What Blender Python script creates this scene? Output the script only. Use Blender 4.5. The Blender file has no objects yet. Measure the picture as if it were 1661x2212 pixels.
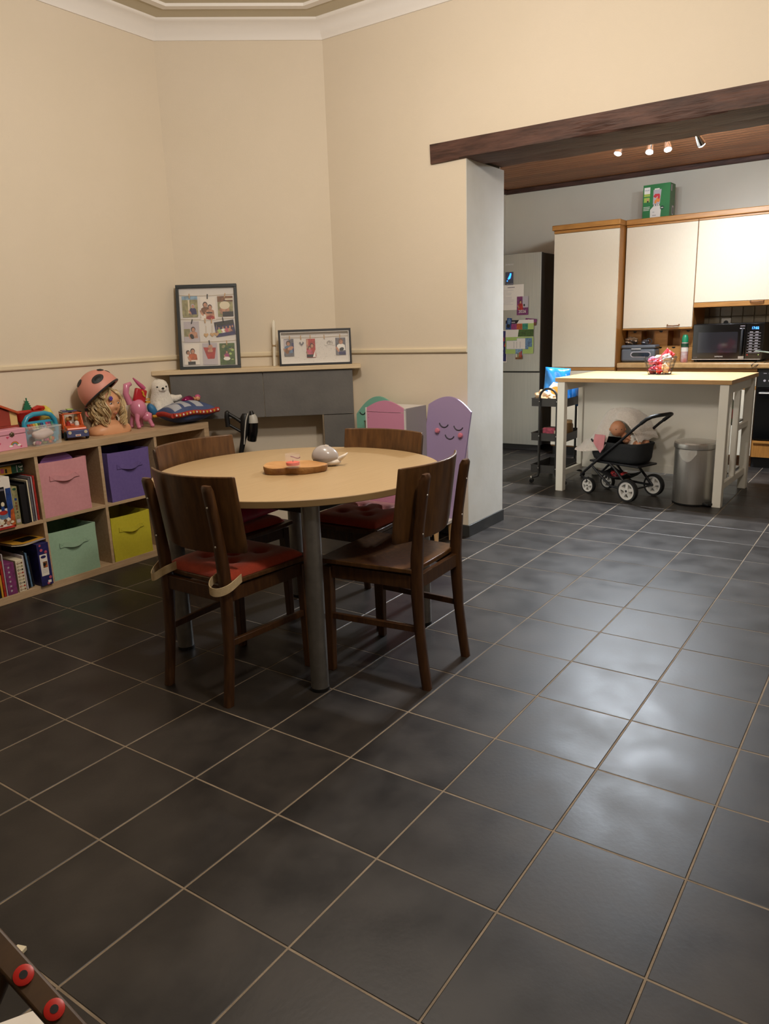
import bpy, bmesh, math, random
from mathutils import Vector, Matrix
random.seed(7)
S = bpy.context.scene
COL = S.collection
PI = math.pi

# ------------------------------------------------------------------ camera
cam = bpy.data.cameras.new('camera')
cam.sensor_fit = 'HORIZONTAL'; cam.sensor_width = 36.0
cam.lens = 36.0 * 1625.08 / 1661.0
cam.clip_start = 0.05
camo = bpy.data.objects.new('camera', cam); COL.objects.link(camo)
camo.matrix_world = (Matrix.Translation((1.335, -1.336, 1.323)) @ Matrix.Rotation(math.radians(34.947), 4, 'Z')
                     @ Matrix.Rotation(math.radians(90 - 13.780), 4, 'X') @ Matrix.Rotation(math.radians(-1.907), 4, 'Z'))
S.camera = camo

# ------------------------------------------------------------------ world, exposure, room lamps
w = bpy.data.worlds.new('night'); S.world = w; w.use_nodes = True
w.node_tree.nodes['Background'].inputs[0].default_value = (0.02, 0.025, 0.04, 1)
w.node_tree.nodes['Background'].inputs[1].default_value = 0.3
S.view_settings.view_transform = 'Standard'; S.view_settings.look = 'None'
S.view_settings.gamma = 1.0; S.view_settings.use_curve_mapping = False
S.view_settings.exposure = 0.0

def lamp(name, loc, power, col, r=0.06, kind='POINT', target=None, cone=80, blend=0.5):
    l = bpy.data.lights.new(name, kind); l.energy = power; l.color = col; l.shadow_soft_size = r
    o = bpy.data.objects.new(name, l); COL.objects.link(o); o.location = loc
    if kind == 'SPOT':
        l.spot_size = math.radians(cone); l.spot_blend = blend
        o.rotation_euler = (Vector(target) - Vector(loc)).to_track_quat('-Z', 'Y').to_euler()
    return o
WARM = (1.0, 0.915, 0.83)
COOL = (0.84, 0.92, 1.0)
lamp('pendant_bulb', (-0.35, 0.85, 2.60), 86, WARM, 0.10)
lamp('pendant_bulb', (1.05, 0.35, 2.60), 73, WARM, 0.10)

# ------------------------------------------------------------------ materials
def H(h, a=1.0):
    h = h.lstrip('#'); c = [int(h[i:i + 2], 16) / 255 for i in (0, 2, 4)]
    return tuple((x / 12.92 if x <= 0.04045 else ((x + 0.055) / 1.055) ** 2.4) for x in c) + (a,)
MATS = {}
def mat(name, col, rough=0.6, metal=0.0, var=None, scale=8.0, stretch=(1, 1, 1), bump=0.0, bscale=None,
        spec=0.5, trans=0.0, alpha=1.0, emit=None, estr=0.0, detail=4.0, sheen=0.0, coat=0.0, rnd=0.0, rvar=0.0):
    if name in MATS: return MATS[name]
    m = bpy.data.materials.new(name); m.use_nodes = True; MATS[name] = m
    nt = m.node_tree; N = nt.nodes; L = nt.links; b = N['Principled BSDF']
    c = H(col); b.inputs['Base Color'].default_value = c
    b.inputs['Roughness'].default_value = rough; b.inputs['Metallic'].default_value = metal
    b.inputs['Specular IOR Level'].default_value = spec
    if trans: b.inputs['Transmission Weight'].default_value = trans
    if alpha < 1: b.inputs['Alpha'].default_value = alpha
    if sheen: b.inputs['Sheen Weight'].default_value = sheen
    if coat: b.inputs['Coat Weight'].default_value = coat; b.inputs['Coat Roughness'].default_value = 0.1
    if emit: b.inputs['Emission Color'].default_value = H(emit); b.inputs['Emission Strength'].default_value = estr
    if var or bump or rnd or rvar:
        tc = N.new('ShaderNodeTexCoord'); mp = N.new('ShaderNodeMapping'); L.new(tc.outputs['Object'], mp.inputs['Vector'])
        mp.inputs['Scale'].default_value = stretch
        nz = N.new('ShaderNodeTexNoise'); nz.inputs['Scale'].default_value = scale; nz.inputs['Detail'].default_value = detail
        L.new(mp.outputs['Vector'], nz.inputs['Vector'])
        if rnd:
            oi = N.new('ShaderNodeObjectInfo'); ad = N.new('ShaderNodeVectorMath'); ad.operation = 'MULTIPLY_ADD'
            cb = N.new('ShaderNodeCombineXYZ')
            L.new(oi.outputs['Random'], cb.inputs[0]); L.new(oi.outputs['Random'], cb.inputs[1])
            L.new(cb.outputs[0], ad.inputs[0]); ad.inputs[1].default_value = (37, 91, 13); L.new(mp.outputs['Vector'], ad.inputs[2])
            L.new(ad.outputs[0], nz.inputs['Vector'])
        if var:
            rp = N.new('ShaderNodeValToRGB'); L.new(nz.outputs['Fac'], rp.inputs['Fac'])
            rp.color_ramp.elements[0].position = 0.3; rp.color_ramp.elements[0].color = H(var)
            rp.color_ramp.elements[1].position = 0.7; rp.color_ramp.elements[1].color = c
            out = rp.outputs['Color']
            if rnd:
                mx = N.new('ShaderNodeHueSaturation'); mr = N.new('ShaderNodeMapRange')
                L.new(oi.outputs['Random'], mr.inputs['Value']); mr.inputs['To Min'].default_value = 1 - rnd; mr.inputs['To Max'].default_value = 1 + rnd
                L.new(mr.outputs[0], mx.inputs['Value']); L.new(out, mx.inputs['Color']); out = mx.outputs['Color']
            L.new(out, b.inputs['Base Color'])
        if rvar:
            mr2 = N.new('ShaderNodeMapRange'); L.new(nz.outputs['Fac'], mr2.inputs['Value'])
            mr2.inputs['From Min'].default_value = 0.3; mr2.inputs['From Max'].default_value = 0.7
            mr2.inputs['To Min'].default_value = rough - rvar; mr2.inputs['To Max'].default_value = rough + rvar
            L.new(mr2.outputs[0], b.inputs['Roughness'])
        if bump:
            src = nz
            if bscale:
                src = N.new('ShaderNodeTexNoise'); src.inputs['Scale'].default_value = bscale; src.inputs['Detail'].default_value = 3
                L.new(mp.outputs['Vector'], src.inputs['Vector'])
            bp = N.new('ShaderNodeBump'); bp.inputs['Strength'].default_value = bump; bp.inputs['Distance'].default_value = 0.01
            L.new(src.outputs['Fac'], bp.inputs['Height']); L.new(bp.outputs['Normal'], b.inputs['Normal'])
    return m

mat('wall', '#ded1bd', 0.92, var='#dccfba', scale=3, bump=0.06, bscale=160, spec=0.2)
mat('wall_kitchen', '#e0d9c9', 0.9, var='#dbd4c4', scale=3, bump=0.05, bscale=160, spec=0.2)
mat('jamb', '#d8d5cd', 0.9, var='#d0ccc2', scale=5, bump=0.05, bscale=30, spec=0.2)
mat('ceiling', '#c9bfa8', 0.95, spec=0.2)
mat('crown', '#eee9e2', 0.85, spec=0.3)
mat('dado', '#dccdb0', 0.6)
mat('beam', '#5d3e33', 0.62, var='#3a241c', scale=5, stretch=(1.2, 9, 9), bump=0.6, bscale=9)
mat('plank', '#9c6a45', 0.5, var='#7d5030', scale=6, stretch=(1, 14, 14), rnd=0.16)
mat('tile', '#342f2b', 0.42, var='#1f1c1b', scale=5.5, rnd=0.12, bump=0.03, bscale=70, rvar=0.06, spec=0.29)
mat('grout', '#8a7a66', 0.9, var='#6d5f4e', scale=9, bump=0.2, bscale=120)
mat('skirt', '#3c3c3b', 0.4, var='#2c2c2c', scale=9)
mat('mantel_wood', '#dbc6a4', 0.6, var='#d2bb98', scale=6, stretch=(1, 12, 12))
mat('slate', '#6c6966', 0.7, var='#615f5d', scale=7, bump=0.1, bscale=60, rnd=0.05)
mat('shelf_oak', '#bda282', 0.55, var='#ad9170', scale=9, stretch=(10, 1, 10))
mat('chair_wood', '#51341a', 0.38, var='#3a2110', scale=9, stretch=(9, 9, 1.2), spec=0.5)
mat('chair_ply', '#614122', 0.36, var='#442b15', scale=7, stretch=(9, 9, 1.0), spec=0.5)
mat('table_top', '#ac9069', 0.40, var='#a68a63', scale=5, stretch=(14, 1, 1), spec=0.5)
mat('table_edge', '#8f7550', 0.5)
mat('steel_leg', '#9a9896', 0.36, metal=0.85, var='#8b8a88', scale=30)
mat('black', '#0b0b0c', 0.5)
mat('black_gloss', '#0a0a0c', 0.12, spec=0.6)
mat('charcoal', '#26272a', 0.6)
mat('dark_metal', '#3a3836', 0.4, metal=0.6)
mat('white', '#ece8e0', 0.5)
mat('paint_white', '#e9e5da', 0.42)
mat('stainless', '#dcd9d4', 0.33, metal=0.9, var='#cfccc6', scale=14, stretch=(30, 30, 0.4))
mat('fridge_steel', '#b9b7ad', 0.42, metal=0.6, var='#b0aea5', scale=9, stretch=(14, 14, 0.3))
mat('oak', '#b47b3a', 0.42, var='#9c662c', scale=7, stretch=(9, 9, 1.0))
mat('oak_h', '#b98341', 0.42, var='#a06b30', scale=7, stretch=(1, 9, 9))
mat('cream_door', '#e4d9c4', 0.55, var='#e0d4be', scale=60, stretch=(4, 4, 0.5), bump=0.05, bscale=200)
mat('butcher', '#c39a68', 0.45, var='#b28a58', scale=6, stretch=(1, 12, 4))
mat('butcher_edge', '#9c6836', 0.5)
mat('worktop', '#c29a68', 0.3, var='#ad8552', scale=30)
mat('red_fabric', '#b03c1e', 0.85, var='#a23418', scale=40, sheen=0.3, bump=0.15, bscale=200)
mat('pink_fabric', '#d2949a', 0.9, var='#cc8d93', scale=60, bump=0.1, bscale=220)
mat('purple_fabric', '#6c5a98', 0.9, var='#665492', scale=60, bump=0.1, bscale=220)
mat('mint_fabric', '#98b69c', 0.9, var='#91b095', scale=60, bump=0.1, bscale=220)
mat('yellow_fabric', '#c0b42c', 0.9, var='#b9ad26', scale=60, bump=0.1, bscale=220)
mat('glass', '#f4f2f2', 0.03, alpha=0.12, spec=0.8)
mat('plastic_clear', '#e9e6e2', 0.25, alpha=0.24, spec=0.5)

# ------------------------------------------------------------------ mesh builder
class MB:
    def __init__(s, m='white'):
        s.v = []; s.f = []; s.fm = []; s.mn = [m]; s.m = 0; s.T = Matrix()
    def use(s, m):
        if m not in s.mn:
            if not s.f and len(s.mn) == 1: s.mn = [m]
            else: s.mn.append(m)
        s.m = s.mn.index(m); return s
    def add(s, vs, fs):
        o = len(s.v); s.v += [tuple(s.T @ Vector(p)) for p in vs]
        s.f += [tuple(i + o for i in f) for f in fs]; s.fm += [s.m] * len(fs); return s
    def bb(s, x0, x1, y0, y1, z0, z1):
        return s.add([(x, y, z) for x in (x0, x1) for y in (y0, y1) for z in (z0, z1)],
                     [(0, 1, 3, 2), (4, 6, 7, 5), (0, 4, 5, 1), (2, 3, 7, 6), (0, 2, 6, 4), (1, 5, 7, 3)])
    def box(s, c, d, rot=None, tx=1, ty=1):
        M = rot if rot else Matrix.Identity(3); vs = []
        for x in (-.5, .5):
            for y in (-.5, .5):
                for z in (-.5, .5):
                    k = (tx, ty) if z > 0 else (1, 1)
                    vs.append(Vector(c) + M @ Vector((x * d[0] * k[0], y * d[1] * k[1], z * d[2])))
        return s.add(vs, [(0, 1, 3, 2), (4, 6, 7, 5), (0, 4, 5, 1), (2, 3, 7, 6), (0, 2, 6, 4), (1, 5, 7, 3)])
    def bar(s, p0, p1, wx, wy, up=(0, 0, 1), w1=None):
        p0 = Vector(p0); p1 = Vector(p1); d = (p1 - p0).normalized(); u = Vector(up)
        a = d.cross(u)
        if a.length < 1e-4: a = d.cross(Vector((0, 1, 0)))
        a.normalize(); b = a.cross(d).normalized(); vs = []
        for p, k in ((p0, 1), (p1, w1 or 1)):
            for i, j in ((-1, -1), (1, -1), (1, 1), (-1, 1)): vs.append(p + a * (i * wx / 2 * k) + b * (j * wy / 2 * k))
        return s.add(vs, [(3, 2, 1, 0), (4, 5, 6, 7), (0, 1, 5, 4), (1, 2, 6, 5), (2, 3, 7, 6), (3, 0, 4, 7)])
    def tube(s, pts, r, n=8, closed=False, caps=True):
        P = [Vector(p) for p in pts]; k = len(P); rs = r if isinstance(r, (list, tuple)) else [r] * k
        vs = []; prev = None
        for i in range(k):
            if closed: d = P[(i + 1) % k] - P[i - 1]
            else: d = P[min(i + 1, k - 1)] - P[max(i - 1, 0)]
            d.normalize()
            if prev is None:
                a = d.cross(Vector((0, 0, 1)))
                if a.length < 1e-3: a = d.cross(Vector((0, 1, 0)))
            else: a = prev - d * prev.dot(d)
            a.normalize(); prev = a; b = d.cross(a)
            for j in range(n):
                t = 2 * PI * j / n; vs.append(P[i] + (a * math.cos(t) + b * math.sin(t)) * rs[i])
        fs = []
        for i in range(k if closed else k - 1):
            q = (i + 1) % k
            for j in range(n): fs.append((i * n + j, i * n + (j + 1) % n, q * n + (j + 1) % n, q * n + j))
        if caps and not closed: fs += [tuple(range(n))[::-1], tuple((k - 1) * n + j for j in range(n))]
        return s.add(vs, fs)
    def cyl(s, p0, p1, r0, r1=None, n=20): return s.tube([p0, p1], [r0, r0 if r1 is None else r1], n)
    def ball(s, c, r, nu=16, nv=10, fn=None, rot=None):
        if not isinstance(r, (list, tuple)): r = (r, r, r)
        vs = []; fs = []; M = rot if rot else Matrix.Identity(3)
        for i in range(nv + 1):
            th = PI * i / nv
            for j in range(nu):
                ph = 2 * PI * j / nu
                p = Vector((math.sin(th) * math.cos(ph), math.sin(th) * math.sin(ph), math.cos(th)))
                q = Vector((p.x * r[0], p.y * r[1], p.z * r[2]))
                if fn: q = fn(p, q)
                vs.append(Vector(c) + M @ q)
        for i in range(nv):
            for j in range(nu):
                a, b, c2, d = i * nu + j, i * nu + (j + 1) % nu, (i + 1) * nu + (j + 1) % nu, (i + 1) * nu + j
                fs.append((a, d, c2, b))
        return s.add(vs, fs)
    def lathe(s, prof, c=(0, 0, 0), n=28, sx=1, sy=1):
        vs = []; fs = []
        for r, z in prof:
            for j in range(n):
                t = 2 * PI * j / n; vs.append((c[0] + r * math.cos(t) * sx, c[1] + r * math.sin(t) * sy, c[2] + z))
        for i in range(len(prof) - 1):
            for j in range(n): fs.append((i * n + j, i * n + (j + 1) % n, (i + 1) * n + (j + 1) % n, (i + 1) * n + j))
        return s.add(vs, fs)
    def prism(s, poly, lo, hi, axis='z'):
        def P(a, b, h): return {'z': (a, b, h), 'y': (a, h, b), 'x': (h, a, b)}[axis]
        n = len(poly); vs = [P(a, b, lo) for a, b in poly] + [P(a, b, hi) for a, b in poly]
        fs = [tuple(range(n))[::-1], tuple(range(n, 2 * n))] + [(i, (i + 1) % n, n + (i + 1) % n, n + i) for i in range(n)]
        return s.add(vs, fs)
    def slab(s, fn, nu, nv, th):
        """closed sheet: fn(u,v) in [-1,1]^2 -> point; th -> thickness vector or fn"""
        vs = []; fs = []
        for k in (0, 1):
            for i in range(nv + 1):
                for j in range(nu + 1):
                    u = -1 + 2 * j / nu; v = -1 + 2 * i / nv; p = Vector(fn(u, v))
                    if k: p = p + Vector(th(u, v) if callable(th) else th)
                    vs.append(p)
        W = nu + 1; o = W * (nv + 1)
        for i in range(nv):
            for j in range(nu):
                a, b, c, d = i * W + j, i * W + j + 1, (i + 1) * W + j + 1, (i + 1) * W + j
                fs.append((a, b, c, d)); fs.append((a + o, d + o, c + o, b + o))
        edge = [j for j in range(W)] + [i * W + nu for i in range(1, nv + 1)] + [nv * W + j for j in range(nu - 1, -1, -1)] + [i * W for i in range(nv - 1, 0, -1)]
        for a, b in zip(edge, edge[1:] + edge[:1]): fs.append((a, a + o, b + o, b))
        return s.add(vs, fs)
    # flat print on a face that looks along local -Y
    def rect(s, x0, z0, x1, z1, y, m=None):
        if m: s.use(m)
        return s.bb(x0, x1, y - 0.0004, y, z0, z1)
    def ell(s, cx, cz, rx, rz, y, m=None, n=14, rot=0):
        if m: s.use(m)
        ps = []
        for i in range(n):
            t = 2 * PI * i / n; a = rx * math.cos(t); b = rz * math.sin(t)
            ps.append((cx + a * math.cos(rot) - b * math.sin(rot), cz + a * math.sin(rot) + b * math.cos(rot)))
        return s.prism(ps, y - 0.0004, y, 'y')
    def flat(s, ps, y, m=None):
        if m: s.use(m)
        return s.prism(ps, y - 0.0004, y, 'y')
    def build(s, name, parent=None, smooth=35, bevel=0, seg=2, sub=0, loc=None, fixn=True):
        me = bpy.data.meshes.new(name); me.from_pydata(s.v, [], s.f)
        for mn in s.mn: me.materials.append(MATS[mn])
        me.polygons.foreach_set('material_index', s.fm)
        if fixn:
            bm = bmesh.new(); bm.from_mesh(me); bmesh.ops.recalc_face_normals(bm, faces=bm.faces); bm.to_mesh(me); bm.free()
        if smooth:
            me.polygons.foreach_set('use_smooth', [True] * len(me.polygons)); me.set_sharp_from_angle(angle=math.radians(smooth))
        me.update()
        o = bpy.data.objects.new(name, me); COL.objects.link(o)
        if parent: o.parent = parent
        if loc: o.location = loc
        if bevel:
            b = o.modifiers.new('bevel', 'BEVEL'); b.width = bevel; b.segments = seg; b.limit_method = 'ANGLE'; b.angle_limit = math.radians(40)
            b.harden_normals = False
        if sub:
            b = o.modifiers.new('sub', 'SUBSURF'); b.levels = sub; b.render_levels = sub
        return o

def crom(pts, k=5):
    P = [Vector(p) for p in pts]; out = []
    for i in range(len(P) - 1):
        a, b, c, d = P[max(i - 1, 0)], P[i], P[i + 1], P[min(i + 2, len(P) - 1)]
        for j in range(k):
            t = j / k; out.append(.5 * ((2 * b) + (c - a) * t + (2 * a - 5 * b + 4 * c - d) * t * t + (3 * b - a - 3 * c + d) * t ** 3))
    return out + [P[-1]]
def ribbon(b, pts, wid, th, up=(0, 0, 1)):
    Q = crom(pts); vs = []; fs = []; up = Vector(up)
    for i, p in enumerate(Q):
        d = (Q[min(i + 1, len(Q) - 1)] - Q[max(i - 1, 0)]).normalized(); n_ = d.cross(up).normalized()
        for s1, s2 in ((-1, -1), (1, -1), (1, 1), (-1, 1)): vs.append(p + up * (s1 * wid / 2) + n_ * (s2 * th / 2))
    for i in range(len(Q) - 1):
        for j in range(4): fs.append((i * 4 + j, i * 4 + (j + 1) % 4, i * 4 + 4 + (j + 1) % 4, i * 4 + 4 + j))
    fs += [(0, 1, 2, 3), tuple(len(Q) * 4 - 4 + j for j in range(4))]
    return b.add(vs, fs)
def RZ(a): return Matrix.Rotation(math.radians(a), 3, 'Z')
def RX(a): return Matrix.Rotation(math.radians(a), 3, 'X')
def RY(a): return Matrix.Rotation(math.radians(a), 3, 'Y')
def thing(name, label, cat, loc=(0, 0, 0), rz=0, group=None, rot=None):
    o = bpy.data.objects.new(name, None); COL.objects.link(o); o.location = loc
    o.rotation_euler = rot if rot else (0, 0, math.radians(rz)); o.empty_display_size = 0.05
    o['label'] = label; o['category'] = cat
    if group: o['group'] = group
    return o
def tag(o, label, cat, group=None, loc=None, rz=None, rot=None):
    o['label'] = label; o['category'] = cat
    if group: o['group'] = group
    if loc: o.location = loc
    if rz is not None: o.rotation_euler = (0, 0, math.radians(rz))
    if rot: o.rotation_euler = rot
    return o
def struct(o): o['kind'] = 'structure'; return o
def cp(o, parent=None):
    c = o.copy(); COL.objects.link(c); c.parent = parent
    for ch in list(o.children): cp(ch, c)
    return c
def text(name, s, size, m, parent, loc, rot=(PI / 2, 0, 0), depth=0.0006, sx=1.0):
    cu = bpy.data.curves.new(name, 'FONT'); cu.body = s; cu.size = size; cu.extrude = depth; cu.align_x = 'CENTER'; cu.align_y = 'CENTER'
    t = bpy.data.objects.new('tmp', cu); COL.objects.link(t)
    bpy.context.view_layer.update()
    me = bpy.data.meshes.new_from_object(t.evaluated_get(bpy.context.evaluated_depsgraph_get()))
    bpy.data.objects.remove(t); me.name = name
    me.materials.clear(); me.materials.append(MATS[m])
    o = bpy.data.objects.new(name, me); COL.objects.link(o); o.parent = parent; o.location = loc; o.rotation_euler = rot; o.scale = (sx, 1, 1)
    return o
def arc(cx, cz, r, a0, a1, n, y=0, rz=None):
    rz = r if rz is None else rz
    return [(cx + r * math.cos(math.radians(a0 + (a1 - a0) * i / n)), y, cz + rz * math.sin(math.radians(a0 + (a1 - a0) * i / n))) for i in range(n + 1)]
# ================================================================== SETTING
XL, YW, ZC = -2.70, 2.79, 3.16           # left wall, opening wall, ceiling
XE, YB = 4.60, -5.20                     # walls behind the camera
AX, AY, BX, BY = -2.70, 2.139, -1.90, 2.79   # corners of the slanted chimney wall
CH = math.degrees(math.atan2(BY - AY, BX - AX))
XJ, YJ = -0.895, 3.28                    # jamb of the wide opening, kitchen side of that wall
KX, KY, KZ = -2.45, 6.55, 2.70           # kitchen left wall, back wall, ceiling
T = 0.34

# floor: grout bed plus individual tiles
floor = struct(MB('grout').bb(-2.75, XE, YB, KY, -0.05, -0.0012).build('floor'))
def tile_mesh():
    h = T / 2 - 0.0024; b = 0.0018
    m = MB('tile')
    vs = [(x * (h - b), y * (h - b), 0) for x, y in ((-1, -1), (1, -1), (1, 1), (-1, 1))] + \
         [(x * h, y * h, -0.0010) for x, y in ((-1, -1), (1, -1), (1, 1), (-1, 1))] + [(x * h, y * h, -0.008) for x, y in ((-1, -1), (1, -1), (1, 1), (-1, 1))]
    fs = [(0, 1, 2, 3)] + [(i, 4 + i, 4 + (i + 1) % 4, (i + 1) % 4) for i in range(4)] + [(4 + i, 8 + i, 8 + (i + 1) % 4, 4 + (i + 1) % 4) for i in range(4)]
    return vs, fs
tv, tf = tile_mesh()
t0 = MB('tile').add(tv, tf).build('tile', floor, smooth=0, fixn=False)
cells = []
Mi = camo.matrix_world.inverted()
for i in range(-9, 14):
    for j in range(-16, 20):
        cx, cy = (i + .5) * T, (j + .5) * T
        if cx > XE or cy < YB or cy > KY: continue
        if cy < YJ and cx < XL - .1: continue
        if cy > YW + .2 and cy < YJ - .1 and cx < XJ - .2: continue
        if cy > YJ and cx < KX - .1: continue
        if (cx - AX) * (BY - AY) - (cy - AY) * (BX - AX) < -0.15 and cy < YJ - .1: continue
        q = Mi @ Vector((cx, cy, 0)); inv = 1
        if q.z < -0.3:
            u, v = abs(q.x / -q.z), abs(q.y / -q.z); g = 0.17 / -q.z * 1.4
            if u < 0.511 + g and v < 0.681 + g: inv = 0
        hidden = cy > YJ and cx < XJ - (cy - YJ) * 0.55 - 0.2
        cells.append((inv or hidden, -q.z, cx, cy))
cells.sort()
first = True; rest = MB('tile')
for k, (inv, d, cx, cy) in enumerate(cells):
    if not inv and k < 300:
        o = t0 if first else t0.copy()
        if not first: COL.objects.link(o)
        first = False; o.location = (cx, cy, random.uniform(-0.0004, 0.0)); o.rotation_euler = (random.uniform(-.0012, .0012), random.uniform(-.0012, .0012), random.choice((0, PI / 2, PI, -PI / 2)))
    else: rest.add([(x + cx, y + cy, z) for x, y, z in tv], tf)
ro = rest.build('tiles_out_of_view', floor, smooth=0, fixn=False); ro['kind'] = 'stuff'

# walls
struct(MB('wall').bb(XL - .2, XL, YB, AY + .3, 0, ZC + .05).build('wall_left'))
nx, ny = (BY - AY), -(BX - AX); ln = math.hypot(nx, ny); nx /= ln; ny /= ln      # into the room
dx, dy = (BX - AX) / ln, (BY - AY) / ln
struct(MB('wall').prism([(AX, AY), (BX, BY), (BX - nx * .3 , BY - ny * .3 + .2), (AX - .2, AY + .5)], 0, ZC + .05).build('wall_corner'))
struct(MB('wall').bb(-2.3, XJ - 0.004, YW, YJ, 0, 2.25).build('wall_right'))
struct(MB('wall').bb(-2.3, XE, YW, YJ, 2.345, ZC + .05).build('wall_above_opening'))
struct(MB('wall').bb(-2.3, -1.125, YW, YJ, 2.25, 2.345).build('wall_beam_end'))
jb = struct(MB('jamb').bb(XJ - 0.004, XJ, YW + .001, YJ, 0, 2.25).build('trim_1'))
struct(MB('wall').bb(XE, XE + .15, YB, YW, 0, ZC).build('wall_east'))
struct(MB('wall').bb(XL - .2, XE, YB - .15, YB, 0, ZC).build('wall_behind'))
struct(MB('wall_kitchen').bb(KX - .15, KX, YJ, KY, 0, KZ + .1).build('wall_kitchen_left'))
struct(MB('wall_kitchen').bb(KX, XE, KY, KY + .15, 0, KZ + .1).build('wall_kitchen_back'))
struct(MB('wall_kitchen').bb(XE, XE + .15, YW, KY, 0, KZ + .1).build('wall_kitchen_right'))
struct(MB('wall_kitchen').bb(KX, XJ - .03, YJ, YJ + .006, 0, KZ).build('wall_kitchen_front'))
struct(MB('wall_kitchen').bb(-.93, XE, YJ, YJ + .006, 2.345, KZ).build('wall_kitchen_lintel'))

# dark tile skirting round the pillar
struct(MB('skirt').bb(-1.88, XJ + .012, YW - .012, YW, 0, .075).build('baseboard_right', bevel=.002))
struct(MB('skirt').bb(XJ, XJ + .012, YW + .0005, YJ, 0, .075).build('baseboard_jamb', bevel=.002))

# ceiling, crown moulding, inner strip
struct(MB('ceiling').bb(XL - .2, XE + .1, YB - .1, YW + .3, ZC, ZC + .1).build('ceiling'))
def off(d):  # plan line offset from walls by d into the room: left wall, slanted wall, opening wall
    import_t = math.tan(math.radians((90 - CH) / 2)); t2 = math.tan(math.radians(CH / 2))
    p0 = (XL + d, YB); 
    p1 = (XL + d, AY - d * import_t)
    p2 = (BX + d * t2, BY - d)
    p3 = (XE, YW - d)
    return [p0, p1, p2, p3]
def moulding(name, prof, m):
    b = MB(m); lines = [[(x, y, z) for x, y in off(d)] for d, z in prof]
    n = len(prof); vs = []; fs = []
    for k in range(4):
        for i in range(n): vs.append(lines[i][k])
    for k in range(3):
        for i in range(n): fs.append((k * n + i, k * n + (i + 1) % n, (k + 1) * n + (i + 1) % n, (k + 1) * n + i))
    fs += [tuple(range(n)), tuple(range(3 * n, 4 * n))]
    return struct(b.add(vs, fs).build(name, smooth=25))
moulding('trim_2', [(0, 3.065), (.010, 3.065), (.014, 3.075), (.022, 3.088), (.042, 3.115), (.070, 3.136), (.088, 3.142), (.096, 3.146), (.100, 3.150), (.100, ZC), (0, ZC)], 'crown')
moulding('trim_3', [(.245, ZC), (.245, ZC - .012), (.30, ZC - .016), (.30, ZC)], 'crown')
# dado rail
for k, prof in enumerate([[(0, 1.160), (.012, 1.160), (.016, 1.166), (.016, 1.182), (.010, 1.190), (0, 1.190)]]):
    b = MB('dado'); pts = off(0)
    n = len(prof); lines = [off(d) for d, z in prof]; vs = []; fs = []
    ends = 4
    for q in range(4):
        for i in range(n):
            x, y = lines[i][q]
            if q == 3: x = XJ
            vs.append((x, y, prof[i][1]))
    for q in range(3):
        for i in range(n): fs.append((q * n + i, q * n + (i + 1) % n, (q + 1) * n + (i + 1) % n, (q + 1) * n + i))
    fs += [tuple(range(n)), tuple(range(3 * n, 4 * n))]
    struct(b.add(vs, fs).build('trim_4', smooth=0))

# wooden lintel beam: two old timbers side by side
bt = thing('lintel_beam', 'dark brown rough timber lintel beam spanning the wide kitchen opening', 'beam', (0, 0, 2.25))
def timber(y0, y1, z0, z1, seed):
    r = random.Random(seed); n = 60; vs = []; fs = []
    ring = [(y0, z0), (y0 + .012, z0 - .006), ((y0 + y1) / 2, z0 - .004), (y1 - .012, z0 - .006), (y1, z0), (y1, z1), (y0, z1)]
    x0, x1 = -1.125, XE
    ph = [r.uniform(0, 6) for _ in range(8)]
    for i in range(n + 1):
        x = x0 + (x1 - x0) * i / n
        for k, (y, z) in enumerate(ring):
            a = .004 * math.sin(x * 5 + ph[k]) + .003 * math.sin(x * 13 + ph[k] * 2) + r.uniform(-.0012, .0012)
            vs.append((x, y + (a if k in (0, 1, 6) else 0), z + a * (.8 if k < 5 else .3)))
    m = len(ring)
    for i in range(n):
        for k in range(m): fs.append((i * m + k, i * m + (k + 1) % m, (i + 1) * m + (k + 1) % m, (i + 1) * m + k))
    fs += [tuple(range(m)), tuple(range(n * m, n * m + m))]
    return MB('beam').add(vs, fs)
timber(YW - .022, 3.02, 2.256 - 2.25, 2.350 - 2.25, 3).build('timber', bt)
tb2 = timber(3.032, YJ, 2.272 - 2.25, 2.350 - 2.25, 5)
tb2.v = [(max(x, XJ - .01), y, z) for x, y, z in tb2.v]; tb2.build('timber', bt)

# kitchen plank ceiling, each board a piece
kc = struct(MB('beam').bb(KX, XE, YJ, KY, KZ + .014, KZ + .06).build('ceiling_kitchen'))
y = YJ; pk = None
while y < KY - .01:
    wd = min(.088, KY - y)
    if wd > .087:
        if pk is None: pk = MB('plank').bb(KX, XE, -.040, .040, 0, .014).build('plank', kc, bevel=.004, seg=1); o = pk
        else: o = pk.copy(); COL.objects.link(o)
        o.location = (0, y + wd / 2, KZ)
    y += .088
struct(MB('beam').bb(KX, XE, KY - .03, KY, KZ - .045, KZ).build('trim_5', bevel=.006))
struct(MB('beam').bb(KX, KX + .03, YJ, KY - .03, KZ - .045, KZ).build('trim_6', bevel=.006))
# kitchen splashback: individual tiles on the back wall
mat('splash', '#8d7f66', 0.25, var='#7f7259', scale=8, rnd=0.12)
sb = struct(MB('grout').bb(-1.0, 0.9, KY - .012, KY - .006, .93, 1.40).build('trim_7'))
sp = None
for i in range(12):
    for j in range(5):
        if i < 5 and 0: continue
        if sp is None: sp = MB('splash').bb(-.0465, .0465, -.006, 0, -.0465, .0465).build('tile', sb, bevel=.002, seg=1); o = sp
        else: o = sp.copy(); COL.objects.link(o)
        o.location = (-.36 + .0985 * i, KY - .012, .975 + .0985 * j - .0)
        if o.location.x > .85: o.location.x = .85

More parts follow.
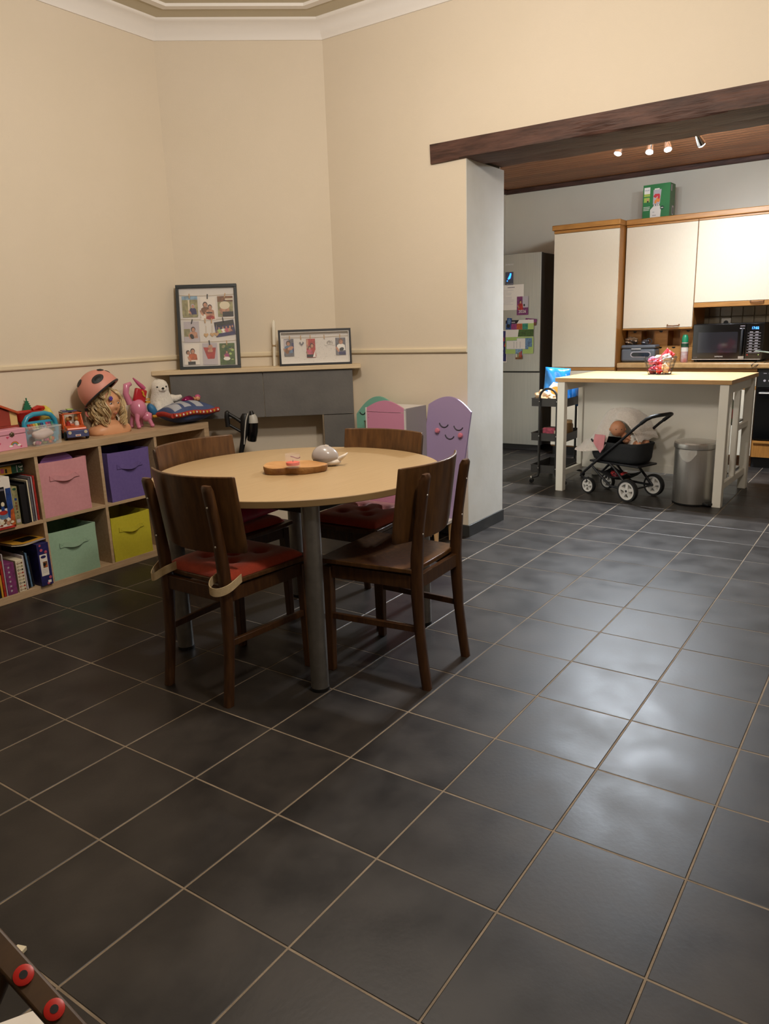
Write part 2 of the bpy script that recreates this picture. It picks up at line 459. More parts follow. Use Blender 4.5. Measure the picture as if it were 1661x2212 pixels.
# chimney wall: timber mantel shelf on a slate-tiled band
def chim(t, d, z): return (AX + dx * t + nx * d, AY + dy * t + ny * d, z)
cb = thing('fireplace_surround', 'grey slate tiled chimney breast band with a narrow beige mantel board', 'fireplace', chim(0, 0, 0), CH)
MB('mantel_wood').bb(-.17, 1.18, -.22, 0, 1.068, 1.096).build('mantel_shelf', cb, bevel=.003)
MB('wall').bb(-.055, 1.12, -.185, 0, .775, 1.067).build('core', cb)
tl = MB('slate').bb(-.062, .534, -.200, -.186, .772, 1.067).build('tile', cb, bevel=.0015)
MB('slate').bb(.538, 1.124, -.200, -.186, .772, 1.067).build('tile', cb, bevel=.0015)
MB('wall').bb(.928, 1.12, -.185, 0, 0, .768).build('pier', cb)
for z0, z1 in ((.40, .768), (.02, .396)):
    MB('slate').bb(.922, 1.124, -.200, -.186, z0, z1).build('tile', cb, bevel=.0015)
MB('grout').bb(.912, .922, -.199, -.15, .02, .772).build('edge_strip', cb)
# ================================================================== TABLE
TX, TY, TZ = -0.755, 1.03, 0.752
tb = thing('dining_table', 'round beech-coloured laminate table on four thick grey metal legs', 'table', (TX, TY, 0))
b = MB('table_top'); n = 96
R = .602
def ringpts(r, z): return [(r * math.cos(2 * PI * i / n), r * math.sin(2 * PI * i / n), z) for i in range(n)]
vs = ringpts(R - .002, TZ) + ringpts(R, TZ - .002) + ringpts(R, TZ - .024) + ringpts(R - .002, TZ - .026)
b.add(vs, [tuple(range(n))]); b.use('table_edge')
b.add(vs, [(k * n + i, (k + 1) * n + i, (k + 1) * n + (i + 1) % n, k * n + (i + 1) % n) for k in range(3) for i in range(n)]).add(vs, [tuple(range(3 * n, 4 * n))[::-1]])
tt = b.build('tabletop', tb, fixn=False)
lg = None
for sx in (-1, 1):
    for sy in (-1, 1):
        if lg is None:
            lg = MB('steel_leg').cyl((0, 0, .012), (0, 0, TZ - .027), .034, n=28).build('leg', tb, loc=(sx * .375, sy * .375, 0))
            MB('black').cyl((0, 0, 0), (0, 0, .013), .036, n=24).build('foot', lg)
        else:
            o = cp(lg, tb); o.location = (sx * .375, sy * .375, 0)
fr = MB('dark_metal')
for sx in (-1, 1):
    fr.bb(sx * .375 - .012, sx * .375 + .012, -.341, .341, TZ - .066, TZ - .027)
    fr.bb(-.341, .341, sx * .375 - .012, sx * .375 + .012, TZ - .066, TZ - .027)
fr.build('under_frame', tb)

# ================================================================== CHAIRS (face local +Y)
def make_chair(label):
    c = thing('dining_chair', label, 'chair', group='dark wooden chairs around the table')
    # stiles that are rear legs and back posts in one
    for sx in (-1, 1):
        path = [(-.232, 0), (-.218, .10), (-.204, .22), (-.196, .36), (-.194, .44), (-.198, .52), (-.208, .62), (-.224, .73), (-.236, .80)]
        vs = []; fs = []; m = 8
        for k, (yy, z) in enumerate(path):
            w2 = .0185 if z > .3 else .0165 + .002 * z / .3; dp = .021 if .3 < z < .55 else .017
            x = sx * (.160 + .006 * (1 - min(z / .44, 1)))
            for (ax, ay) in ((-1, -.6), (-.6, -1), (.6, -1), (1, -.6), (1, .6), (.6, 1), (-.6, 1), (-1, .6)):
                vs.append((x + ax * w2, yy + ay * dp, z))
        yy, z = path[-1]
        for (s1, dz) in ((.86, .012), (.5, .021)):
            for (ax, ay) in ((-1, -.6), (-.6, -1), (.6, -1), (1, -.6), (1, .6), (.6, 1), (-.6, 1), (-1, .6)):
                vs.append((sx * .160 + ax * .0185, yy - .004 + ay * .017 * s1, z + dz))
        r = len(vs) // m
        for k in range(r - 1):
            for j in range(m): fs.append((k * m + j, k * m + (j + 1) % m, (k + 1) * m + (j + 1) % m, (k + 1) * m + j))
        fs += [tuple(range(m))[::-1], tuple((r - 1) * m + j for j in range(m))]
        st = MB('chair_wood').add(vs, fs).build('rear_leg', c, smooth=50)
        for z in (.745, .600): MB('stainless').ball((sx * .160, (-.245 if z > .7 else -.224), z), (.004, .003, .004), 8, 6).build('screw', st)
    for sx in (-1, 1):
        MB('chair_wood').bar((sx * .192, .185, 0), (sx * .186, .182, .437), .028, .030, up=(0, 1, 0), w1=1.25).build('front_leg', c, bevel=.003)
    # aprons
    for sx in (-1, 1):
        MB('chair_wood').bar((sx * .165, -.176, .415), (sx * .183, .165, .415), .02, .052).build('side_rail', c, bevel=.002)
        MB('chair_wood').bar((sx * .163, -.188, .232), (sx * .188, .170, .232), .016, .024).build('stretcher', c, bevel=.002)
    MB('chair_wood').bb(-.145, .145, -.207, -.187, .389, .441).build('rear_rail', c, bevel=.002)
    MB('chair_wood').bb(-.168, .168, .176, .196, .389, .441).build('front_rail', c, bevel=.002)
    # dished plywood seat, wider at the front
    def sf(u, v):
        hw = .183 + .031 * (v + 1) / 2
        dish = -.012 * (1 - u * u) * (1 - v * v) + .006 * abs(u) ** 3
        return (u * hw, -.184 + (v + 1) / 2 * .402 + .012 * (1 - u * u) * (v > .9), .462 + dish)
    MB('chair_ply').slab(sf, 14, 12, (0, 0, -.018)).build('seat', c, smooth=60, bevel=.003)
    # curved plywood back rest, ends wrap forward
    def bf(u, v):
        z = .703 + v * .142
        hw = .222 * (1 - .04 * (v < -.95))
        return (u * hw, -.176 - (z - .49) * .135 + .062 * u * u, z)
    MB('chair_ply').slab(bf, 18, 10, lambda u, v: (-.004 * u, -.013, 0)).build('backrest', c, smooth=60, bevel=.004)
    return c
CHL = ['dark wooden chair whose red seat pad is tied on with beige straps',
       'dark wooden chair with bare dished seat, beside the table on the kitchen side',
       'dark wooden chair with red pad, standing in front of the pink toy cupboard',
       'dark wooden chair with magenta patterned cushion, in front of the cube shelf']
spots = [((-.745, .612, 0), -1), ((-.272, 1.015, 0), 93), ((-.715, 1.440, 0), 181), ((-1.185, .995, 0), -93)]
ch0 = make_chair(CHL[0]); chairs = [ch0]
for l in CHL[1:]:
    k = cp(ch0); k['label'] = l; chairs.append(k)
for k, (p, a) in zip(chairs, spots): k.location = p; k.rotation_euler = (0, 0, math.radians(a))

# seat pads: top-level things resting on the seats
def pad(name, label, m, loc, rz, w=.37, d=.37, h=.045, dimples=True, group='seat pads on the dining chairs'):
    t = thing(name, label, 'cushion', loc, rz, group)
    def top(u, v):
        e = max(1 - abs(u) ** 7, 0) ** .5 * max(1 - abs(v) ** 7, 0) ** .5
        z = .016 + (h - .016) * e
        if dimples:
            for (a, c) in ((-.4, -.4), (.4, -.4), (-.4, .4), (.4, .4), (0, 0)):
                r2 = (u - a) ** 2 + (v - c) ** 2; z -= .020 * math.exp(-r2 / .018) + .006 * math.exp(-r2 / .1)
        k = .93 + .07 * (v + 1) / 2
        return (u * w / 2 * k, v * d / 2, z)
    def th(u, v):
        e = max(1 - abs(u) ** 7, 0) ** .5 * max(1 - abs(v) ** 7, 0) ** .5
        return (0, 0, -(top(u, v)[2]) + .006 * (1 - e))
    MB(m).slab(top, 30, 30, th).build('pad', t, smooth=70)
    if dimples:
        for (a, c) in ((-.4, -.4), (.4, -.4), (-.4, .4), (.4, .4), (0, 0)):
            x, y, z = top(a, c); MB(m).ball((x, y, z), (.008, .008, .004), 8, 6).build('button', t)
    return t
def rel(k, x, y, z):
    (p, a) = spots[k]; a = math.radians(a)
    return (p[0] + x * math.cos(a) - y * math.sin(a), p[1] + x * math.sin(a) + y * math.cos(a), z)
mat('strap', '#cbb48e', 0.8, var='#bda680', scale=80)
mat('magenta', '#b01f4c', 0.3, var='#8f1540', scale=18, spec=0.5)
ZS = .457
p1 = pad('seat_pad', 'tufted red square seat pad with beige velcro straps round the chair posts', 'red_fabric', rel(0, 0, .005, ZS), spots[0][1])
for sx in (-1, 1):
    s_ = MB('strap'); pts = [(sx * .118, -.185, .022), (sx * .128, -.235, .012), (sx * .150, -.262, -.006), (sx * .180, -.255, -.012), (sx * .205, -.222, -.002), (sx * .215, -.170, .024)]
    ribbon(s_, pts, .030, .003)
    s_.build('strap', p1)
p3 = pad('seat_pad', 'tufted red square seat pad on the chair by the pink toy cupboard', 'red_fabric', rel(2, 0, .005, ZS), spots[2][1])
p4 = pad('seat_pad', 'flat red seat pad under the magenta cushion', 'red_fabric', rel(3, 0, .005, ZS), spots[3][1])
p5 = pad('cushion', 'glossy magenta cushion with pale flower print lying on a red seat pad', 'magenta', rel(3, -.01, .0, ZS + .046), spots[3][1] + 8, .34, .33, .07, False)
for k in range(16):
    a = random.uniform(0, 6.28); r = random.uniform(.03, .13); x, y = r * math.cos(a), r * math.sin(a)
    MB('pink_fabric').ball((x, y, .068 - .5 * max(0, r - .1)), (.013, .009, .002), 8, 4, rot=RZ(random.uniform(0, 180))).build('flower_print', p5)

# ================================================================== THINGS ON THE TABLE
mat('olive_wood', '#c4935c', 0.5, var='#a8743e', scale=14, stretch=(1, 3, 3), bump=0.15, bscale=30)
mat('bark', '#9a6f38', 0.7, var='#6e4520', scale=20, bump=0.4, bscale=50)
r_ = random.Random(4); N = 44; ring = []
for i in range(N):
    t = 2 * PI * i / N
    k = 1 + .07 * math.sin(2 * t + .4) + .06 * math.sin(3 * t + 1) + .035 * math.sin(5 * t) - .16 * math.exp(-((t - 4.75) / .38) ** 2) + r_.uniform(-.008, .008)
    ring.append((.128 * k * math.cos(t), .098 * k * math.sin(t)))
b = MB('olive_wood'); top = [(x * .985, y * .985, .030 + .002 * math.sin(x * 40)) for x, y in ring]; mid = [(x, y, .026) for x, y in ring]; lo = [(x * .97, y * .97, .004) for x, y in ring]; bt_ = [(x * .93, y * .93, 0) for x, y in ring]
b.add(top, [tuple(range(N))]); b.use('bark')
allv = top + mid + lo + bt_
b.add(allv, [(k * N + i, (k + 1) * N + i, (k + 1) * N + (i + 1) % N, k * N + (i + 1) % N) for k in range(3) for i in range(N)]).add(bt_, [tuple(range(N))[::-1]])
tag(b.build('wooden_board', smooth=40), 'irregular slice of olive wood lying on the round table', 'board', loc=(-.742, .985, TZ), rz=20)
mat('wax', '#e0442e', 0.5)
mat('purple_decor', '#6d4a66', 0.6)
cup = thing('candle_glass', 'small glass candle cup with red wax standing on the wooden slice', 'candle', (-.690, .925, TZ + .031))
MB('glass').lathe([(0, 0), (.027, 0), (.030, .004), (.0305, .056), (.029, .056), (.0275, .010), (0, .009)], n=32).build('glass', cup)
MB('wax').lathe([(0, .0095), (.0268, .0105), (.0275, .022), (0, .022)], n=28).build('wax', cup)
MB('black').cyl((0, 0, .022), (.001, 0, .031), .0012, n=6).build('wick', cup)
mat('decor', '#7b3a52', 0.6)
MB('decor').tube([(.0293 * math.cos(t), .0293 * math.sin(t), .037 + .004 * math.sin(3 * t)) for t in [i * .18 + .6 for i in range(12)]], .0022, 6).build('painted_motif', cup)
mat('grey_ceramic', '#a8a09c', 0.22, var='#9d9592', scale=10, coat=0.3)
mat('pale_ceramic', '#d5cabd', 0.3)
wh = thing('whale_figurine', 'glazed grey ceramic whale figurine with upturned tail on the round table', 'figurine', (-.700, 1.150, TZ), 28)
def wf(p, q):
    if q.z < 0: q.z *= .72
    if p.x > 0: q.x *= 1 + .10 * p.x; q.z *= 1 - .12 * p.x
    return q
MB('grey_ceramic').ball((-.006, 0, .040), (.056, .046, .050), 28, 18, wf).build('body', wh, smooth=80)
MB('pale_ceramic').ball((.016, 0, .018), (.050, .034, .0185), 24, 12).build('belly', wh, smooth=80)
t_ = MB('pale_ceramic')
for sy in (-1, 1): t_.tube([(.052, 0, .026), (.068, sy * .010, .034), (.080, sy * .018, .042), (.090, sy * .026, .050)], [.011, .009, .006, .0015], 10)
t_.build('tail', wh, smooth=80)
for sy in (-1, 1): MB('grey_ceramic').ball((-.018, sy * .038, .012), (.012, .010, .012), 12, 8).build('fin', wh, smooth=80)
for sy in (-1, 1): MB('black').ball((-.048, sy * .028, .030), .0025, 8, 6).build('eye', wh)
gr = MB('pale_ceramic')
for k in range(9):
    a = -40 + 10 * k; gr.bar((.004 * math.cos(math.radians(a)) - .006, .052 * math.sin(math.radians(a)) * .5, .0895 - .0), (.02 * math.cos(math.radians(a)) - .006, .05 * math.sin(math.radians(a)) * .6, .0855), .0012, .0012)
gr.build('groove_lines', wh)

# ================================================================== CUBE SHELF
SX0, SX1, SY0, SY1, SZ = -2.695, -2.370, 0.438, 2.013, 0.768
sh = thing('cube_shelf', 'light oak cube shelf unit two cubes high along the left wall', 'shelf', ((SX0 + SX1) / 2, (SY0 + SY1) / 2, 0))
def loc_shelf(x0, x1, y0, y1, z0, z1, nm):
    cx, cy = (SX0 + SX1) / 2, (SY0 + SY1) / 2
    return MB('shelf_oak').bb(x0 - cx, x1 - cx, y0 - cy, y1 - cy, z0, z1).build(nm, sh, bevel=.001, seg=1)
loc_shelf(SX0, SX1, SY0, SY1, SZ - .040, SZ, 'top_board'); loc_shelf(SX0, SX1, SY0, SY1, 0, .040, 'bottom_board')
loc_shelf(SX0, SX1, SY0, SY0 + .038, .040, SZ - .040, 'side_panel'); loc_shelf(SX0, SX1, SY1 - .038, SY1, .040, SZ - .040, 'side_panel')
DV = [0.806, 1.190, 1.574]
for d in DV: loc_shelf(SX0, SX1 - .002, d, d + .018, .040, SZ - .040, 'divider')
ed = [SY0 + .038] + [v for d in DV for v in (d, d + .018)] + [SY1 - .038]
ZM = .374
for k in range(4): loc_shelf(SX0, SX1 - .002, ed[2 * k], ed[2 * k + 1], ZM, ZM + .018, 'middle_shelf')
mat('back_board', '#a98c66', 0.7)
MB('back_board').bb(-.1624, -.158, -.7875, .7875, .04, SZ - .04).build('back_board', sh)
# ---- fabric storage boxes (front faces +X: empties turned 90 degrees, local -Y is the front)
def fabric_bin(label, m, y0, z, w=.285, d=.29, h=.288, rz=90, tilt=0, bend=0):
    t = thing('storage_box', label, 'storage box', (SX1 - .004, y0 + w / 2, z), rz, 'fabric boxes in the cube shelf')
    b = MB(m); th = .006
    def wall(p0, p1, nm):
        (ax, ay), (bx, by) = p0, p1
        L = math.hypot(bx - ax, by - ay); ux, uy = (bx - ax) / L, (by - ay) / L
        def f(u, v):
            k = (u + 1) / 2; zz = (v + 1) / 2 * h
            bow = -.006 * (1 - u * u) * (v + 1) / 2 * bend - .002 * math.sin(u * 5 + v * 3)
            return (ax + ux * L * k - uy * -bow, ay + uy * L * k + ux * -bow, zz - .004 * (1 - u * u) * (v > .9))
        return MB(m).slab(f, 10, 8, (-uy * th, ux * th, 0)).build(nm, t, smooth=60)
    wall((-w / 2, 0), (w / 2, 0), 'front_panel'); wall((w / 2, .0), (w / 2, d), 'side_panel'); wall((w / 2, d), (-w / 2, d), 'back_panel'); wall((-w / 2, d), (-w / 2, 0), 'side_panel')
    MB(m).bb(-w / 2 + .008, w / 2 - .008, .008, d - .008, .001, .006).build('base', t)
    hx = .088; hz = h * .70
    hd = MB(m)
    def hf(u, v):
        a = abs(u); out = .004 + (.014 * (1 - (a / .62) ** 2) if a < .62 else 0); dz = -.010 * (1 - (a / .62) ** 2) if a < .62 else 0
        return (u * hx, -out, hz + v * .014 + dz)
    hd.slab(hf, 18, 2, (0, -.0025, 0))
    hd.build('handle', t, smooth=60)
    for sx in (-1, 1):
        st = MB(m)
        for q in ((-.011, -.010, .011, .010), (-.011, .010, .011, -.010)):
            st.bar((sx * .074 + q[0], -.0072, hz + q[1]), (sx * .074 + q[2], -.0072, hz + q[3]), .0012, .0012)
        st.build('stitching', t)
    return t
fabric_bin('pink fabric storage box with a purple dish showing behind, in the cube shelf', 'pink_fabric', .822, ZM + .019, .282, .28, .296)
fabric_bin('mint green fabric storage box in the lower row of the cube shelf', 'mint_fabric', .824, .041, .285, .28, .268)
fabric_bin('violet fabric storage box in the upper row of the cube shelf', 'purple_fabric', 1.240, ZM + .019, .285, .28, .285)
fabric_bin('yellow fabric storage box in the lower row of the cube shelf', 'yellow_fabric', 1.212, .041, .27, .28, .262)
mat('lid_purple', '#8a5f94', 0.3, coat=0.2)
# purple oval lid standing in the pink box
def lf(u, v):
    r = (u + 1) / 2; t = v * PI
    return (.105 * r * math.cos(t), -.012 * r * r, .085 * r * math.sin(t))
tag(MB('lid_purple').slab(lf, 8, 36, (0, .006, 0)).build('plastic_dish', smooth=60), 'purple oval plastic dish poking out of the pink fabric box', 'dish', loc=(SX1 - .05, .952, .648), rz=90)

# ---- books, games and boxes in the left column
def pmat(n_, c_, r_):
    d_ = '#' + ''.join('%02x' % int(int(c_[k:k + 2], 16) * .66) for k in (1, 3, 5)); mat(n_, c_, r_, var=None if n_ in ('p_white', 'p_lgrey', 'p_cream', 'p_lime', 'p_yellow') else d_, scale=42, detail=6.0)
pmat('p_white', '#e4dcd2', 0.6); pmat('p_blue', '#23468f', 0.5); pmat('p_red', '#c23127', 0.5); pmat('p_dark', '#1b191c', 0.5); pmat('p_lblue', '#6f93b8', 0.5)
pmat('p_brown', '#8c5b36', 0.6); pmat('p_olive', '#a9a271', 0.6); pmat('p_green', '#20553a', 0.55); pmat('p_yellow', '#c99530', 0.55); pmat('p_grey', '#6f6b73', 0.4)
pmat('p_lgrey', '#b7afb5', 0.4); pmat('p_navy', '#2a2668', 0.5); pmat('p_pink', '#d85f78', 0.6); pmat('p_mauve', '#8e3d78', 0.55); pmat('p_cream', '#d9cdb2', 0.6); pmat('p_black', '#131214', 0.4)
pmat('p_skin', '#d79c7c', 0.6); pmat('p_hair', '#3a241a', 0.6); pmat('p_sky', '#8fb4cf', 0.5); pmat('p_grass', '#4c6b2c', 0.6); pmat('p_orange', '#d2672e', 0.5); pmat('p_magenta', '#a93f7b', 0.5); pmat('p_lime', '#a8c06a', 0.5); pmat('p_teal', '#3c9c80', 0.5)
def carton(name, label, cat, m, loc, w, d, h, rz=90, group=None, tilt=0, bevel=.0015):
    """box whose front looks along local -Y, base centre of the front edge at loc"""
    t = thing(name, label, cat, loc, rz, group)
    if tilt: t.rotation_euler = (0, math.radians(tilt), math.radians(rz))
    MB(m).bb(-w / 2, w / 2, 0, d, 0, h).build('body', t, bevel=bevel)
    return t
zt = ZM + .0185
G1 = 'games and books in the upper left cube'; G2 = 'games and books in the lower left cube'
tbx = carton('toy_box', 'white and blue toy carton with red drum picture jutting from the upper cube', 'box', 'p_white', (SX1 + .012, .594, zt), .115, .26, .262, 90, G1)
pr = MB('p_blue')
pr.flat([(.022, .06), (.055, .03), (.055, .205), (.028, .205)], -.0006, 'p_blue').flat([(.030, .02), (.057, .004), (.057, .10), (.040, .09)], -.0010, 'p_orange')
pr.rect(-.056, .0, .056, .012, -.0010, 'p_red').flat([(-.05, .105), (.026, .105), (.022, .215), (-.05, .215)], -.0006, 'p_black')
pr.rect(-.05, .196, .020, .206, -.0011, 'p_grey').ell(.002, .085, .022, .012, -.0010, 'p_red').rect(-.020, .062, .024, .085, -.0008, 'p_lblue').ell(.002, .062, .022, .011, -.0009, 'p_lblue')
pr.rect(-.006, .095, .010, .118, -.0014, 'p_blue').ell(.004, .128, .009, .012, -.0014, 'p_cream').ell(-.03, .125, .012, .012, -.0012, 'p_yellow')
for k in range(14): pr.ell(random.uniform(-.03, .045), random.uniform(.020, .048), random.uniform(.006, .011), random.uniform(.005, .009), -.0012 - .00004 * k, random.choice(['p_brown', 'p_brown', 'p_cream', 'p_skin']), 8)
pr.build('picture_print', tbx)
for k, (z, w_) in enumerate(((.245, .05), (.238, .03), (.018, .03))): MB('p_red').rect(-.04, z, -.04 + w_, z + .003, -.0014).build('lettering', tbx)
bk = carton('game_box', 'tall olive game box beside the white toy carton', 'box', 'p_olive', (SX1 - .012, .681, zt), .030, .25, .200, 90, G1)
pr = MB('p_green').ell(.0, .188, .010, .006, -.0006, 'p_green')
for z, m_, s_ in ((.135, 'p_blue', .006), (.115, 'p_brown', .005), (.10, 'p_brown', .006), (.085, 'p_brown', .006), (.068, 'p_dark', .003), (.05, 'p_dark', .002)): pr.rect(-s_, z - s_, s_, z + s_, -.0006, m_)
pr.rect(-.010, .012, .010, .030, -.0006, 'p_lgrey'); pr.build('spine_print', bk)
for k, (yy, w_, m_, h_, lb, pj) in enumerate(((.717, .030, 'p_dark', .205, 'worn dark picture book next to the olive game box', .006), (.741, .012, 'p_black', .214, 'thin black booklet in the upper left cube', .002), (.752, .007, 'p_cream', .222, 'thin cream booklet in the upper left cube', .0), (.763, .010, 'p_grey', .232, 'grey plastic document sleeve in the upper left cube', .0), (.779, .006, 'p_lgrey', .236, 'pale slim folder beside the red one', -.004), (.7915, .011, 'p_red', .238, 'slim red folder leaning on the shelf divider', -.006))):
    carton('book', lb, 'book', m_, (SX1 + pj - .006, yy, zt), w_, .22, h_, 90, G1, bevel=.001)
hb = carton('game_box', 'dark green game box marked 3+ lying flat on the upright books', 'box', 'p_green', (SX1 - .085, .722, zt + .2545), .130, .20, .045, 90, G1)
MB('p_yellow').rect(-.065, .002, .0, .043, -.0006, 'p_yellow').rect(-.058, .010, -.040, .034, -.0010, 'p_pink').rect(-.034, .008, -.024, .030, -.0010, 'p_dark').rect(.028, .004, .032, .041, -.0008, 'p_lgrey').build('label_print', hb)
text('age_mark', '3+', .030, 'p_white', hb, (.050, -.0012, .022), (PI / 2, PI / 2, 0))
tag(MB('p_lgrey').bb(-.065, .06, 0, .2, 0, .006).build('magazine', bevel=.001), 'thin pale magazine lying on top of the green game box', 'magazine', G1, loc=(SX1 - .09, .722, zt + .300), rz=90)
# lower cube
zb = .0405
dbx = carton('game_box', 'navy box with pink dots and white picture label jutting out of the lower cube', 'box', 'p_navy', (SX1 + .016, .772, zb), .066, .24, .232, 90, G2)
pr = MB('p_white').rect(-.026, .055, .016, .172, -.0006, 'p_white').rect(-.012, .098, .013, .132, -.0010, 'p_brown').ell(-.004, .116, .008, .010, -.0014, 'p_dark').ell(.006, .106, .006, .007, -.0014, 'p_orange')
pr.ell(-.005, .158, .015, .008, -.0010, 'p_navy').rect(.004, .012, .022, .026, -.0012, 'p_white')
for x, z, r in ((-.012, .196, .008), (.012, .182, .008), (.020, .040, .008), (.006, .010, .008), (-.016, .222, .006)): pr.ell(x, z, r, r, -.0005, 'p_pink')
for z in (.088, .080, .072): pr.rect(-.020, z, .010, z + .0022, -.0010, 'p_lgrey')
pr.build('label_print', dbx)
wb = carton('book', 'white spined book with rows of brown symbols in the lower cube', 'book', 'p_cream', (SX1 - .004, .645, zb), .040, .22, .172, 90, G2)
pr = MB('p_brown')
for k in range(9):
    z = .012 + k * .0178; m_ = ['p_brown', 'p_red', 'p_dark', 'p_olive'][k % 4]
    pr.ell(-.010, z, .0055, .0055, -.0006, m_, 10).ell(-.010, z, .0028, .0028, -.0010, 'p_cream', 8).rect(-.001, z - .002, .003, z + .002, -.0006, m_).ell(.011, z, .005, .005, -.0006, m_, 8)
pr.build('spine_print', wb)
pb = carton('book', 'mauve spined book with a column of pale stars in the lower cube', 'book', 'p_mauve', (SX1 - .004, .590, zb), .050, .22, .168, 90, G2)
pr = MB('p_lgrey')
for k in range(6):
    pts = []
    for q in range(10):
        r = .0075 if q % 2 == 0 else .0035; a = PI / 2 + q * PI / 5; pts.append((-.006 + r * math.cos(a), .022 + k * .025 + r * math.sin(a)))
    pr.flat(pts, -.0006)
pr.build('spine_print', pb)
for yy, w_, m_, h_, lb in ((.560, .006, 'p_lgrey', .225, 'clear plastic sleeve beside the mauve book'), (.549, .012, 'p_red', .19, 'dark red slim book in the lower cube'), (.535, .010, 'p_yellow', .12, 'bright yellow slim book in the lower cube'), (.521, .014, 'p_dark', .15, 'black slim book in the lower cube'), (.504, .016, 'p_orange', .16, 'orange slim book at the end of the lower cube')):
    carton('book', lb, 'book', m_, (SX1 - .004, yy, zb), w_, .22, h_, 90, G2, bevel=.001)
for k, (yy, m_, h_, tl_, lb) in enumerate(((.676, 'p_lgrey', .185, 3, 'grey bent folder leaning beside the symbol book'), (.690, 'p_black', .205, 5, 'black folder leaning in the lower cube'), (.706, 'p_lblue', .19, 6, 'blue edged folder leaning in the lower cube'), (.721, 'p_dark', .17, 7, 'dark magazine leaning against the navy dotted box'))):
    carton('folder', lb, 'folder', m_, (SX1 - .012 - .006 * k, yy, zb + .002), .009, .21, h_, 90, G2, tilt=-tl_ * .5, bevel=.001)
for k, (m_, z, rz, lb) in enumerate((('p_cream', .2785, 92, 'cream magazine lying across the lower cube'), ('p_lgrey', .2835, 86, 'grey magazine lying across the lower cube, under a yellow one'), ('p_yellow', .2885, 95, 'yellow and black magazine topmost in the lower cube'))):
    o = MB(m_)
    def mf(u, v): return (u * .095, .105 + v * .105, .010 * max(0, -u) ** 2 + .002 * math.sin(u * 3 + v))
    o.slab(mf, 10, 6, (0, 0, .0035))
    ob = o.build('magazine', smooth=60)
    tag(ob, lb, 'magazine', G2, loc=(SX1 - .012, .715, z), rz=rz)
    if k == 2: MB('p_black').bb(-.02, .075, .02, .10, .0042, .0056).build('cover_picture', ob)
# ================================================================== TOYS ON THE CUBE SHELF
Z0 = SZ + .0005
GT = 'toys on the cube shelf'
mat('pink_card', '#d99aae', 0.55); mat('pink_dark', '#c4476b', 0.5); mat('clasp', '#6b5f4c', 0.4, metal=0.8); mat('turq', '#2f93b4', 0.3, coat=0.3)
jb_ = thing('jewellery_box', 'pink card jewellery box with hearts, rainbow and metal clasp on the cube shelf', 'box', (-2.462, .752, Z0), 97, GT)
MB('pink_card').bb(-.088, .088, 0, .076, 0, .076).build('body', jb_, bevel=.002)
MB('pink_card').bb(-.089, .089, -.001, .077, .078, .105).build('lid', jb_, bevel=.004)
b = MB('clasp'); b.ball((.004, -.004, .079), (.010, .004, .010), 10, 8)
for a in range(6): b.ball((.004 + .010 * math.cos(a * PI / 3 + .5), -.003, .079 + .009 * math.sin(a * PI / 3 + .5)), (.005, .003, .005), 8, 6)
b.build('clasp', jb_)
b = MB('pink_dark')
def heart(b, x, z, s, y, m):
    pts = []
    for i in range(20):
        t = 2 * PI * i / 20; pts.append((x + s * .06 * 16 * math.sin(t) ** 3, z + s * .06 * (13 * math.cos(t) - 5 * math.cos(2 * t) - 2 * math.cos(3 * t) - math.cos(4 * t))))
    return b.flat(pts, y, m)
heart(b, -.022, .066, .008, -.0008, 'pink_dark'); heart(b, .050, .012, .006, -.0008, 'pink_dark'); heart(b, -.07, .04, .006, -.0008, 'pink_dark')
for k, (r, m_) in enumerate(((.020, 'p_orange'), (.017, 'p_yellow'), (.014, 'p_teal'), (.011, 'p_lblue'))):
    pts = [(.014 + r * math.cos(PI * i / 10) * 1.2, .022 + r * math.sin(PI * i / 10)) for i in range(11)] + [(.014 + (r - .003) * math.cos(PI * i / 10) * 1.2, .022 + (r - .003) * math.sin(PI * i / 10)) for i in range(10, -1, -1)]
    b.flat(pts, -.0008, m_)
for x in (-.010, .038): b.ell(x, .020, .011, .005, -.0012, 'white')
b.build('printed_motifs', jb_)

pt = thing('plastic_box', 'clear plastic tub filled with beads and a pale pouch on the cube shelf', 'box', (-2.442, .945, Z0), 97, GT)
b = MB('plastic_clear'); w_, d_, h_ = .176, .084, .096; k_ = .92
def frust(w, d, h, t, k):
    o = []
    for z, q in ((0, k), (h, 1)):
        o += [(-w / 2 * q, d / 2 - d / 2 * q, z), (w / 2 * q, d / 2 - d / 2 * q, z), (w / 2 * q, d / 2 + d / 2 * q, z), (-w / 2 * q, d / 2 + d / 2 * q, z)]
    return o
b.add(frust(w_, d_, h_, 0, k_), [(0, 1, 5, 4), (1, 2, 6, 5), (2, 3, 7, 6), (3, 0, 4, 7), (3, 2, 1, 0)])
b.build('tub', pt, smooth=0)
b = MB('plastic_clear')
for p, q in (((-w_ / 2, 0, h_), (w_ / 2, 0, h_)), ((w_ / 2, 0, h_), (w_ / 2, d_, h_)), ((w_ / 2, d_, h_), (-w_ / 2, d_, h_)), ((-w_ / 2, d_, h_), (-w_ / 2, 0, h_))): b.bar(p, q, .006, .008)
b.build('rim', pt)
mat('pouch', '#e0d3cf', 0.7, var='#d4c3c3', scale=20)
pch = MB('pouch').ball((0, .042, .058), (.066, .030, .026), 18, 10, lambda p, q: Vector((q.x, q.y, q.z + .004 * math.sin(q.x * 60)))).build('pouch')
tag(pch, 'pale printed pouch inside the clear plastic tub', 'pouch', loc=pt.location, rz=97)
bc = ['pink_dark', 'turq', 'p_magenta', 'p_lime', 'white', 'p_orange', 'p_pink']; bead0 = {}
